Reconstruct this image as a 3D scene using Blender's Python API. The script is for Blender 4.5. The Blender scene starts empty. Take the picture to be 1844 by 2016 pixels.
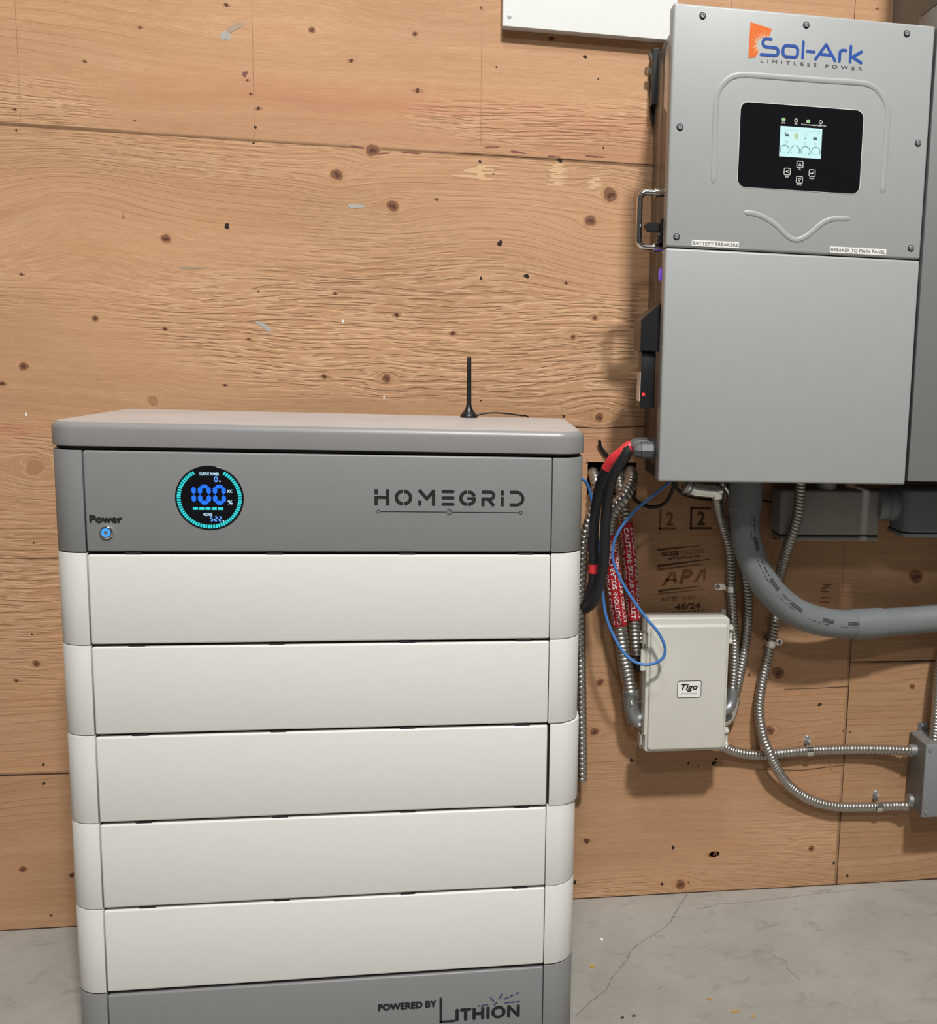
import bpy, bmesh, math, random
import numpy as np
from mathutils import Vector, Matrix

random.seed(7)
scene = bpy.context.scene
COL = scene.collection

# ------------------------------------------------------------------ camera
cam_data = bpy.data.cameras.new('camera')
cam = bpy.data.objects.new('camera', cam_data)
COL.objects.link(cam)
right = Vector((0.98571536, -0.16531909, 0.03216877))
down = Vector((0.00784492, -0.1457273, -0.98929369))
fwd = Vector((0.168237, 0.97541435, -0.14234872))
M = Matrix((right, -down, -fwd)).transposed().to_4x4()
M.translation = Vector((-0.31940244, -2.12382245, 1.17280334))
cam.matrix_world = M
cam_data.sensor_fit = 'HORIZONTAL'
cam_data.sensor_width = 36.0
cam_data.lens = 2046.162 / 1844 * 36.0
cam_data.shift_x = (922 - 1290.84) / 1844
cam_data.shift_y = (1003.88 - 1008) / 1844
cam_data.clip_start = 0.05
scene.camera = cam

# ------------------------------------------------------------------ light
scene.view_settings.view_transform = 'Standard'
scene.view_settings.look = 'None'
scene.view_settings.gamma = 1.0
scene.view_settings.use_curve_mapping = False
scene.view_settings.exposure = 0.0

world = bpy.data.worlds.new('world')
scene.world = world
world.use_nodes = True
wn = world.node_tree.nodes
wl = world.node_tree.links
bg = wn['Background']
bg.inputs[1].default_value = 0.088
_tc = wn.new('ShaderNodeTexCoord')
_sep = wn.new('ShaderNodeSeparateXYZ')
wl.new(_tc.outputs['Generated'], _sep.inputs[0])
_rmp = wn.new('ShaderNodeValToRGB')
_rmp.color_ramp.elements[0].position = 0.30
_rmp.color_ramp.elements[0].color = (0.30, 0.285, 0.26, 1)
_rmp.color_ramp.elements[1].position = 0.72
_rmp.color_ramp.elements[1].color = (0.98, 0.98, 0.97, 1)
_mr = wn.new('ShaderNodeMapRange')
_mr.inputs['From Min'].default_value = -1
_mr.inputs['From Max'].default_value = 1
wl.new(_sep.outputs['Z'], _mr.inputs['Value'])
wl.new(_mr.outputs[0], _rmp.inputs[0])
wl.new(_rmp.outputs[0], bg.inputs[0])


def area(name, loc, target, sx, sy, power, color=(1, 0.985, 0.96)):
    d = bpy.data.lights.new(name, 'AREA')
    d.shape = 'RECTANGLE'
    d.size, d.size_y = sx, sy
    d.energy = power
    d.color = color
    o = bpy.data.objects.new(name, d)
    COL.objects.link(o)
    o.location = loc
    o.rotation_euler = (Vector(target) - Vector(loc)).to_track_quat('-Z', 'Y').to_euler()
    return o


area('shop_light_main', (-0.75, -6.0, 5.4), (-0.2, 0, 0.9), 0.40, 0.30, 72)
area('shop_light_right', (0.45, -4.2, 6.0), (-0.2, 0, 0.9), 0.45, 0.30, 425)
area('shop_light_overhead', (-0.3, -1.85, 4.3), (-0.3, 0, 1.3), 0.5, 0.3, 30)

# ------------------------------------------------------------------ materials


def srgb(r, g, b):
    def f(c):
        c /= 255.0
        return c / 12.92 if c <= 0.04045 else ((c + 0.055) / 1.055) ** 2.4
    return (f(r), f(g), f(b), 1)


def nodes_of(m):
    m.use_nodes = True
    nt = m.node_tree
    return nt, nt.nodes, nt.links, nt.nodes['Principled BSDF']


def paint(name, col, rough=0.5, metal=0.0, var=0.06, scale=40.0, bump=0.0, bscale=900.0, spec=0.5, lowvar=0.0):
    m = bpy.data.materials.new(name)
    nt, N, L, B = nodes_of(m)
    tc = N.new('ShaderNodeTexCoord')
    nz = N.new('ShaderNodeTexNoise')
    nz.inputs['Scale'].default_value = scale
    nz.inputs['Detail'].default_value = 3
    L.new(tc.outputs['Object'], nz.inputs['Vector'])
    mx = N.new('ShaderNodeMix')
    mx.data_type = 'RGBA'
    L.new(nz.outputs['Fac'], mx.inputs[0])
    c = Vector(col[:3])
    mx.inputs[6].default_value = (*(c * (1 - var)), 1)
    mx.inputs[7].default_value = (*(c * (1 + var)), 1)
    out = mx.outputs[2]
    L.new(out, B.inputs['Base Color'])
    B.inputs['Roughness'].default_value = rough
    B.inputs['Metallic'].default_value = metal
    B.inputs['Specular IOR Level'].default_value = spec
    if bump > 0:
        n2 = N.new('ShaderNodeTexNoise')
        n2.inputs['Scale'].default_value = bscale
        n2.inputs['Detail'].default_value = 2
        L.new(tc.outputs['Object'], n2.inputs['Vector'])
        b = N.new('ShaderNodeBump')
        b.inputs['Strength'].default_value = bump
        b.inputs['Distance'].default_value = 0.0006
        L.new(n2.outputs['Fac'], b.inputs['Height'])
        L.new(b.outputs[0], B.inputs['Normal'])
    return m


def emit(name, col, strength):
    m = bpy.data.materials.new(name)
    nt, N, L, B = nodes_of(m)
    B.inputs['Base Color'].default_value = (0.02, 0.02, 0.02, 1)
    B.inputs['Emission Color'].default_value = (*col, 1)
    B.inputs['Emission Strength'].default_value = strength
    tc = N.new('ShaderNodeTexCoord')
    nz = N.new('ShaderNodeTexNoise')
    nz.inputs['Scale'].default_value = 200
    L.new(tc.outputs['Object'], nz.inputs['Vector'])
    mr = N.new('ShaderNodeMapRange')
    mr.inputs['To Min'].default_value = 0.25
    mr.inputs['To Max'].default_value = 0.4
    L.new(nz.outputs['Fac'], mr.inputs['Value'])
    L.new(mr.outputs[0], B.inputs['Roughness'])
    return m


MAT = {}
MAT['white'] = paint('module_white_powder_coat', (0.715, 0.705, 0.67), 0.42, var=0.02, bump=0.12)
MAT['grey'] = paint('unit_grey_powder_coat', (0.225, 0.225, 0.22), 0.45, var=0.025, bump=0.15)
MAT['dark'] = paint('shadow_gap_black_plastic', (0.012, 0.011, 0.010), 0.8)
MAT['chassis'] = paint('dark_chassis_steel', (0.035, 0.033, 0.03), 0.7)
MAT['solark'] = paint('inverter_grey_paint', (0.345, 0.357, 0.347), 0.42, var=0.02, bump=0.12)
MAT['solbody'] = paint('inverter_body_satin_metal', (0.12, 0.105, 0.09), 0.32, metal=0.35, var=0.03)
MAT['panel'] = paint('panel_grey_enamel', (0.175, 0.185, 0.175), 0.5, var=0.02, bump=0.1)
MAT['pvc'] = paint('grey_pvc', (0.18, 0.195, 0.20), 0.5, var=0.04)
MAT['pvcpale'] = paint('pale_grey_pvc', (0.27, 0.265, 0.245), 0.55, var=0.04)
MAT['jbox'] = paint('junction_box_grey', (0.17, 0.165, 0.155), 0.6, var=0.14, scale=60)
MAT['jcover'] = paint('junction_cover_grey', (0.20, 0.21, 0.21), 0.5, var=0.04)
MAT['tigo'] = paint('enclosure_light_grey', (0.60, 0.585, 0.52), 0.45, var=0.02, bump=0.1)
MAT['steel'] = paint('galvanised_flex_steel', (0.44, 0.42, 0.385), 0.34, metal=0.92, var=0.15, scale=120)
MAT['cast'] = paint('cast_zinc', (0.36, 0.37, 0.37), 0.45, metal=0.8, var=0.12, scale=60)
MAT['chrome'] = paint('bright_zinc_chrome', (0.78, 0.77, 0.74), 0.16, metal=1.0, var=0.04)
MAT['black'] = paint('black_rubber', (0.012, 0.012, 0.013), 0.45, var=0.1)
MAT['blackplastic'] = paint('black_plastic', (0.010, 0.010, 0.011), 0.38, var=0.1)
MAT['glass'] = paint('black_gloss_panel', (0.006, 0.006, 0.008), 0.16, var=0.1)
MAT['ink'] = paint('black_ink', (0.008, 0.008, 0.009), 0.6, var=0.05)
MAT['greyink'] = paint('grey_ink', (0.16, 0.16, 0.16), 0.6, var=0.05)
MAT['whiteink'] = paint('white_ink', (0.72, 0.72, 0.70), 0.6, var=0.03)
MAT['sticker'] = paint('white_sticker', (0.80, 0.79, 0.75), 0.5, var=0.02)
MAT['sidelabel'] = paint('glossy_side_label', (0.66, 0.60, 0.54), 0.22, var=0.15, scale=70)
MAT['blueink'] = paint('logo_blue_ink', srgb(14, 68, 152), 0.5, var=0.03)
MAT['navyink'] = paint('logo_navy_ink', srgb(58, 60, 110), 0.5, var=0.03)
MAT['orange'] = paint('logo_orange_ink', srgb(216, 100, 12), 0.5, var=0.05)
MAT['ray'] = paint('logo_pale_ray_ink', srgb(240, 200, 160), 0.5, var=0.03)
MAT['red'] = paint('red_label_tape', (0.36, 0.008, 0.016), 0.4, var=0.08)
MAT['redtape'] = paint('red_vinyl_tape', (0.62, 0.035, 0.045), 0.32, var=0.08)
MAT['blue'] = paint('blue_cable_jacket', (0.055, 0.185, 0.47), 0.35, var=0.05)
MAT['board'] = paint('white_melamine_board', (0.68, 0.69, 0.67), 0.45, var=0.015)
MAT['gland'] = paint('grey_nylon_gland', (0.085, 0.09, 0.095), 0.45, var=0.05)
MAT['yellow'] = paint('yellowed_washer', (0.62, 0.55, 0.12), 0.5)
MAT['stamp'] = paint('brown_stamp_ink', (0.075, 0.035, 0.015), 0.8, var=0.4, scale=160)
MAT['stampfaint'] = paint('faint_stamp_ink', (0.20, 0.085, 0.032), 0.8, var=0.35, scale=160)
MAT['chip'] = paint('tan_wood_chip', (0.42, 0.26, 0.09), 0.8, var=0.15)
MAT['chipdark'] = paint('dark_bark_chip', (0.07, 0.055, 0.04), 0.85, var=0.2)
MAT['seam'] = paint('dark_wood_seam', (0.045, 0.018, 0.008), 0.9)
MAT['line'] = paint('thin_veneer_line', (0.27, 0.13, 0.06), 0.9)
MAT['knot_r'] = paint('brown_knot', (0.20, 0.085, 0.040), 0.7, var=0.55, scale=260)
MAT['knot_rim'] = paint('knot_rim_wood', (0.46, 0.245, 0.115), 0.7, var=0.2, scale=160)
MAT['knot_d'] = paint('dark_pin_knot', (0.10, 0.035, 0.016), 0.8, var=0.4, scale=300)
MAT['knot_k'] = paint('nail_hole_black', (0.020, 0.010, 0.006), 0.9)
MAT['knot_s'] = paint('soft_brown_stain', (0.38, 0.195, 0.092), 0.7, var=0.25, scale=160)
MAT['knot_p'] = paint('purple_brown_stain', (0.20, 0.075, 0.06), 0.8, var=0.3, scale=200)
MAT['pale'] = paint('pale_torn_veneer', (0.62, 0.40, 0.222), 0.7, var=0.12, scale=200)
MAT['putty'] = paint('blue_grey_putty', (0.40, 0.37, 0.34), 0.5, var=0.25, scale=200)
MAT['smear'] = paint('grey_putty_smear', (0.38, 0.28, 0.19), 0.6, var=0.2, scale=120)
MAT['fleck'] = paint('white_paint_fleck', (0.8, 0.8, 0.78), 0.6)
MAT['e_cyan'] = emit('display_cyan_light', (0.02, 0.72, 0.75), 1.0)
MAT['e_blue'] = emit('display_blue_light', (0.0, 0.16, 1.0), 1.1)
MAT['e_pale'] = emit('display_pale_light', (0.55, 0.85, 1.0), 1.0)
MAT['e_dig'] = emit('display_small_digit_light', (0.12, 0.35, 1.0), 1.2)
MAT['e_lcd'] = emit('lcd_backlight', (0.62, 0.93, 0.93), 0.98)
MAT['e_green'] = emit('green_led', (0.25, 0.9, 0.15), 0.8)
MAT['e_red'] = emit('red_led', (1.0, 0.03, 0.03), 1.5)
MAT['e_ring'] = emit('blue_button_ring', (0.03, 0.30, 1.0), 1.3)
MAT['e_purple'] = emit('purple_led_ring', (0.16, 0.06, 0.75), 0.6)
MAT['lcdink'] = paint('lcd_dark_segment', (0.05, 0.09, 0.10), 0.5)
MAT['lcdfaint'] = emit('lcd_faint_segment', (0.38, 0.66, 0.68), 0.9)
MAT['lcdyellow'] = emit('lcd_yellow_icon', (0.62, 0.75, 0.25), 0.9)

# ------------------------------------------------------------------ object helpers
WLOC = {}


def obj(name, bm_or_mesh, mat, parent=None, loc=None, smooth=None):
    """one mesh object; geometry is given in room coordinates and re-based on its own origin"""
    if isinstance(bm_or_mesh, bmesh.types.BMesh):
        me = bpy.data.meshes.new(name)
        bm_or_mesh.to_mesh(me)
        bm_or_mesh.free()
    else:
        me = bm_or_mesh
        me.name = name
    n = len(me.vertices)
    co = np.empty(n * 3)
    me.vertices.foreach_get('co', co)
    co = co.reshape(-1, 3)
    if loc is None:
        mn, mx = co.min(0), co.max(0)
        loc = np.array([(mn[0] + mx[0]) / 2, (mn[1] + mx[1]) / 2, mn[2]])
    loc = np.array(loc, float)
    co = co - loc
    me.vertices.foreach_set('co', co.ravel())
    mats = mat if isinstance(mat, (list, tuple)) else [mat]
    for m in mats:
        me.materials.append(MAT[m] if isinstance(m, str) else m)
    o = bpy.data.objects.new(name, me)
    COL.objects.link(o)
    WLOC[o] = Vector(loc)
    if parent is not None:
        o.parent = parent
        o.location = Vector(loc) - WLOC[parent]
    else:
        o.location = loc
    if smooth is not None:
        sm = np.ones(len(me.polygons), bool)
        me.polygons.foreach_set('use_smooth', sm)
        if smooth < 179:
            try:
                me.set_sharp_from_angle(angle=math.radians(smooth))
            except Exception:
                pass
    return o


def tag(o, label=None, cat=None, group=None, kind=None):
    if label: o['label'] = label
    if cat: o['category'] = cat
    if group: o['group'] = group
    if kind: o['kind'] = kind
    return o


def thing(name, loc, label, cat, group=None):
    o = bpy.data.objects.new(name, None)
    COL.objects.link(o)
    o.location = loc
    o.empty_display_size = 0.05
    WLOC[o] = Vector(loc)
    return tag(o, label, cat, group)


def lab(o, label):
    o['label'] = label
    return o


def box(bm, x0, x1, y0, y1, z0, z1, bev=0.0, seg=2, mi=0):
    vs = [bm.verts.new(p) for p in [(x0, y0, z0), (x1, y0, z0), (x1, y1, z0), (x0, y1, z0),
                                    (x0, y0, z1), (x1, y0, z1), (x1, y1, z1), (x0, y1, z1)]]
    fs = [bm.faces.new([vs[i] for i in q]) for q in [(3, 2, 1, 0), (4, 5, 6, 7), (0, 1, 5, 4),
                                                    (1, 2, 6, 5), (2, 3, 7, 6), (3, 0, 4, 7)]]
    for f in fs: f.material_index = mi
    if bev > 0:
        es = list({e for f in fs for e in f.edges})
        r = bmesh.ops.bevel(bm, geom=es, offset=bev, segments=seg, profile=0.5, affect='EDGES')
        for f in r['faces']: f.material_index = mi
    return bm


def new_box(*a, **k):
    return box(bmesh.new(), *a, **k)


def rrect(x0, x1, y0, y1, radii, n=8):
    """rounded rectangle, counter-clockwise; radii for (x0y0, x1y0, x1y1, x0y1)"""
    pts = []
    for (cx, cy, r, a0) in [(x0, y0, radii[0], 180), (x1, y0, radii[1], 270), (x1, y1, radii[2], 0), (x0, y1, radii[3], 90)]:
        sx = 1 if cx == x0 else -1
        sy = 1 if cy == y0 else -1
        if r <= 0:
            pts.append((cx, cy))
            continue
        for i in range(n + 1):
            a = math.radians(a0 + 90 * i / n)
            pts.append((cx + sx * r + r * math.cos(a), cy + sy * r + r * math.sin(a)))
    return pts


def prism(bm, pts, lo, hi, axis='z', bev_lo=0.0, bev_hi=0.0, seg=3, mi=0):
    """extrude a polygon; axis z: pts are (x,y); axis y: pts are (x,z) and lo is the front (smaller y); axis x: pts are (y,z)"""
    def P(p, h):
        return (p[0], p[1], h) if axis == 'z' else ((p[0], h, p[1]) if axis == 'y' else (h, p[0], p[1]))
    a = [bm.verts.new(P(p, lo)) for p in pts]
    b = [bm.verts.new(P(p, hi)) for p in pts]
    n = len(pts)
    f0 = bm.faces.new(a[::-1]); f1 = bm.faces.new(b)
    fs = [f0, f1]
    for i in range(n):
        fs.append(bm.faces.new((a[i], a[(i + 1) % n], b[(i + 1) % n], b[i])))
    for f in fs: f.material_index = mi
    bmesh.ops.recalc_face_normals(bm, faces=fs)
    for face, bv in ((f0, bev_lo), (f1, bev_hi)):
        if bv > 0:
            r = bmesh.ops.bevel(bm, geom=list(face.edges), offset=bv, segments=seg, profile=0.5, affect='EDGES')
            for f in r['faces']: f.material_index = mi
    return bm


def frame_of(d):
    d = d.normalized()
    up = Vector((0, 0, 1)) if abs(d.z) < 0.9 else Vector((1, 0, 0))
    s = d.cross(up).normalized()
    return s, s.cross(d).normalized()


def cyl(bm, p0, p1, r0, r1=None, n=24, mi=0, cap=True, bev=0.0):
    p0, p1 = Vector(p0), Vector(p1)
    if r1 is None: r1 = r0
    s, u = frame_of(p1 - p0)
    prof = [(p0, r0), (p1, r1)]
    if bev > 0:
        d = (p1 - p0).normalized()
        prof = [(p0, r0 - bev), (p0 + d * bev, r0), (p1 - d * bev, r1), (p1, r1 - bev)]
    rings = []
    for p, r in prof:
        rings.append([bm.verts.new(p + (s * math.cos(2 * math.pi * i / n) + u * math.sin(2 * math.pi * i / n)) * r) for i in range(n)])
    fs = []
    for a, b in zip(rings, rings[1:]):
        for i in range(n):
            fs.append(bm.faces.new((a[i], a[(i + 1) % n], b[(i + 1) % n], b[i])))
    if cap:
        fs.append(bm.faces.new(rings[0][::-1])); fs.append(bm.faces.new(rings[-1]))
    for f in fs: f.material_index = mi
    bmesh.ops.recalc_face_normals(bm, faces=fs)
    return bm


def lathe(bm, base, axis, prof, n=24, mi=0):
    """prof: list of (distance along axis, radius)"""
    base = Vector(base); axis = Vector(axis).normalized()
    s, u = frame_of(axis)
    rings = []
    for h, r in prof:
        rings.append([bm.verts.new(base + axis * h + (s * math.cos(2 * math.pi * i / n) + u * math.sin(2 * math.pi * i / n)) * max(r, 1e-5)) for i in range(n)])
    fs = []
    for a, b in zip(rings, rings[1:]):
        for i in range(n):
            fs.append(bm.faces.new((a[i], a[(i + 1) % n], b[(i + 1) % n], b[i])))
    fs.append(bm.faces.new(rings[0][::-1])); fs.append(bm.faces.new(rings[-1]))
    for f in fs: f.material_index = mi
    bmesh.ops.recalc_face_normals(bm, faces=fs)
    return bm


def catmull(pts, step):
    P = [Vector(p) for p in pts]
    P = [P[0] * 2 - P[1]] + P + [P[-1] * 2 - P[-2]]
    dense = []
    for i in range(1, len(P) - 2):
        for k in range(24):
            t = k / 24
            a, b, c, d = P[i - 1], P[i], P[i + 1], P[i + 2]
            dense.append(0.5 * ((2 * b) + (c - a) * t + (2 * a - 5 * b + 4 * c - d) * t * t + (3 * b - a - 3 * c + d) * t ** 3))
    dense.append(P[-2])
    out = [dense[0]]
    acc = 0.0
    for a, b in zip(dense, dense[1:]):
        seg = (b - a).length
        while acc + seg >= step:
            t = (step - acc) / seg
            a = a.lerp(b, t)
            out.append(a)
            seg = (b - a).length
            acc = 0.0
        acc += seg
    if (out[-1] - dense[-1]).length > step * 0.3: out.append(dense[-1])
    return out


def frames(path):
    """rotation-minimising frames, first normal towards the room (-y)"""
    n = len(path)
    T = [(path[min(i + 1, n - 1)] - path[max(i - 1, 0)]).normalized() for i in range(n)]
    ref = Vector((0, -1, 0))
    if abs(ref.dot(T[0])) > 0.9: ref = Vector((0, -0.3, 1)) if abs(T[0].z) < 0.9 else Vector((1, 0, 0))
    N = [(ref - T[0] * ref.dot(T[0])).normalized()]
    for i in range(1, n):
        v = N[-1] - T[i] * N[-1].dot(T[i])
        N.append(v.normalized())
    return T, N


def tube(bm, pts, r, step=0.006, n=14, pitch=None, depth=0.0, mi=0, smoothed=True, cap=True, flat=None):
    """sweep a round section along a path; pitch/depth give helical corrugation"""
    if pitch: step = pitch / 7.0
    path = catmull(pts, step) if smoothed else [Vector(p) for p in pts]
    T, N = frames(path)
    rings = []
    s = 0.0
    for i, p in enumerate(path):
        if i: s += (p - path[i - 1]).length
        b = T[i].cross(N[i])
        ring = []
        for k in range(n):
            a = 2 * math.pi * k / n
            rr = r(s) if callable(r) else r
            if pitch:
                ph = (s / pitch + k / n) % 1.0
                w = abs(ph - 0.5) * 2            # 0 mid crest .. 1 groove
                rr = rr - depth * max(0.0, (w - 0.35) / 0.65) ** 1.6
            q = p + (N[i] * math.cos(a) + b * math.sin(a)) * rr
            ring.append(bm.verts.new(q))
        rings.append(ring)
    fs = []
    for a, b in zip(rings, rings[1:]):
        for k in range(n):
            fs.append(bm.faces.new((a[k], a[(k + 1) % n], b[(k + 1) % n], b[k])))
    if cap:
        fs.append(bm.faces.new(rings[0][::-1])); fs.append(bm.faces.new(rings[-1]))
    for f in fs: f.material_index = mi
    bmesh.ops.recalc_face_normals(bm, faces=fs)
    return bm


def ctube(pts, r, **k):
    return tube(bmesh.new(), pts, r, **k)


def cut_path(pts, s0, s1, step=0.003):
    path = catmull(pts, step)
    return path[int(s0 / step):int(s1 / step) + 1]


# flat marks on fronts (x, z) at a given y
def quad(bm, pts, y, mi=0):
    f = bm.faces.new([bm.verts.new((p[0], y, p[1])) for p in pts])
    f.material_index = mi
    f.normal_update()
    if f.normal.y > 0: f.normal_flip()
    return f


def rect(bm, x0, x1, z0, z1, y, mi=0):
    return quad(bm, [(x0, z0), (x1, z0), (x1, z1), (x0, z1)], y, mi)


def disc(bm, x, z, r, y, n=20, mi=0, rz=None):
    rz = rz or r
    return quad(bm, [(x + r * math.cos(2 * math.pi * i / n), z + rz * math.sin(2 * math.pi * i / n)) for i in range(n)], y, mi)


def stroke(bm, pts, w, y, mi=0, closed=False, caps=True):
    """inked line; the overlapping pieces are laid a few microns apart"""
    pts = [Vector((p[0], p[1])) for p in pts]
    if closed: pts = pts + [pts[0]]
    k = 0
    for a, b in zip(pts, pts[1:]):
        d = (b - a)
        if d.length < 1e-7: continue
        nn = Vector((-d.y, d.x)).normalized() * (w / 2)
        quad(bm, [a - nn, b - nn, b + nn, a + nn], y - 0.000009 * k, mi)
        k += 1
    inner = pts if caps else pts[1:-1]
    for p in inner:
        disc(bm, p.x, p.y, w / 2, y - 0.000009 * k, 10, mi)
        k += 1


def arc(cx, cz, rx, rz, a0, a1, n=16):
    return [(cx + rx * math.cos(math.radians(a0 + (a1 - a0) * i / n)), cz + rz * math.sin(math.radians(a0 + (a1 - a0) * i / n))) for i in range(n + 1)]


def ring_mark(bm, x, z, r, w, y, a0=0, a1=360, n=28, mi=0):
    p = arc(x, z, r, r, a0, a1, n)
    for a, b in zip(p, p[1:]):
        ra = Vector((a[0] - x, a[1] - z)).normalized() * (w / 2)
        rb = Vector((b[0] - x, b[1] - z)).normalized() * (w / 2)
        A, Bv = Vector(a), Vector(b)
        quad(bm, [A - ra, Bv - rb, Bv + rb, A + ra], y, mi)


_tc = {}


def text_geom(body, spacing=1.0, shear=0.0):
    key = (body, spacing, shear)
    if key in _tc: return _tc[key]
    cu = bpy.data.curves.new('t', 'FONT')
    cu.body = body
    cu.space_character = spacing
    cu.shear = shear
    cu.resolution_u = 3
    o = bpy.data.objects.new('t', cu)
    COL.objects.link(o)
    dg = bpy.context.evaluated_depsgraph_get()
    dg.update()
    me = bpy.data.meshes.new_from_object(o.evaluated_get(dg))
    V = np.array([v.co[:2] for v in me.vertices])
    F = [tuple(p.vertices) for p in me.polygons]
    bpy.data.objects.remove(o)
    bpy.data.curves.remove(cu)
    bpy.data.meshes.remove(me)
    mn, mx = V.min(0), V.max(0)
    V = (V - mn) / (mx - mn)
    _tc[key] = (V, F)
    return V, F


def text(bm, body, x0, x1, z0, z1, y, mi=0, spacing=1.0, shear=0.0, bold=0.0, slope=0.0):
    V, F = text_geom(body, spacing, shear)
    offs = [(0, 0)] if bold <= 0 else [(-bold, 0), (bold, 0), (0, bold), (0, -bold), (0, 0)]
    for k, (ox, oz) in enumerate(offs):
        vs = [bm.verts.new((x0 + ox + v[0] * (x1 - x0), y - 0.00002 * k, z0 + oz + v[1] * (z1 - z0) + slope * v[0] * (x1 - x0))) for v in V]
        for f in F:
            try:
                fc = bm.faces.new([vs[i] for i in f])
            except ValueError:
                continue
            fc.material_index = mi
            fc.normal_update()
            if fc.normal.y > 0: fc.normal_flip()


def wrap_text(bm, body, path, r, s0, length, th0, height, reverse=False, mi=0, spacing=1.0):
    """text printed on a round pipe: runs along the path from s0, centred on angle th0"""
    V, F = text_geom(body, spacing)
    T, N = frames(path)
    cum = [0.0]
    for a, b in zip(path, path[1:]): cum.append(cum[-1] + (b - a).length)

    def at(s):
        s = min(max(s, 0), cum[-1] - 1e-6)
        i = max(0, np.searchsorted(cum, s) - 1)
        t = (s - cum[i]) / (cum[i + 1] - cum[i])
        return path[i].lerp(path[i + 1], t), T[i], N[i].lerp(N[i + 1], t).normalized()
    vs = []
    for v in V:
        s = v[0] if not reverse else 1 - v[0]
        h = (v[1] - 0.5) if not reverse else (0.5 - v[1])
        p, t, nn = at(s0 + s * length)
        b = t.cross(nn)
        a = th0 - h * height / r
        vs.append(bm.verts.new(p + (nn * math.cos(a) + b * math.sin(a)) * r))
    for f in F:
        try:
            fc = bm.faces.new([vs[i] for i in f])
            fc.material_index = mi
        except ValueError:
            pass


def wrap_rect(bm, path, r, s0, s1, a0, a1, mi=0, na=3):
    T, N = frames(path)
    cum = [0.0]
    for a, b in zip(path, path[1:]): cum.append(cum[-1] + (b - a).length)
    idx = [i for i, c in enumerate(cum) if s0 <= c <= s1]
    if len(idx) < 2:
        i = min(range(len(cum)), key=lambda k: abs(cum[k] - s0)); idx = [i, min(i + 1, len(cum) - 1)]
        if idx[0] == idx[1]: return
    rows = []
    for i in idx:
        b = T[i].cross(N[i])
        rows.append([bm.verts.new(path[i] + (N[i] * math.cos(a0 + (a1 - a0) * k / na) + b * math.sin(a0 + (a1 - a0) * k / na)) * r) for k in range(na + 1)])
    for p, q in zip(rows, rows[1:]):
        for k in range(na):
            f = bm.faces.new((p[k], p[k + 1], q[k + 1], q[k]))
            f.material_index = mi


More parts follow.
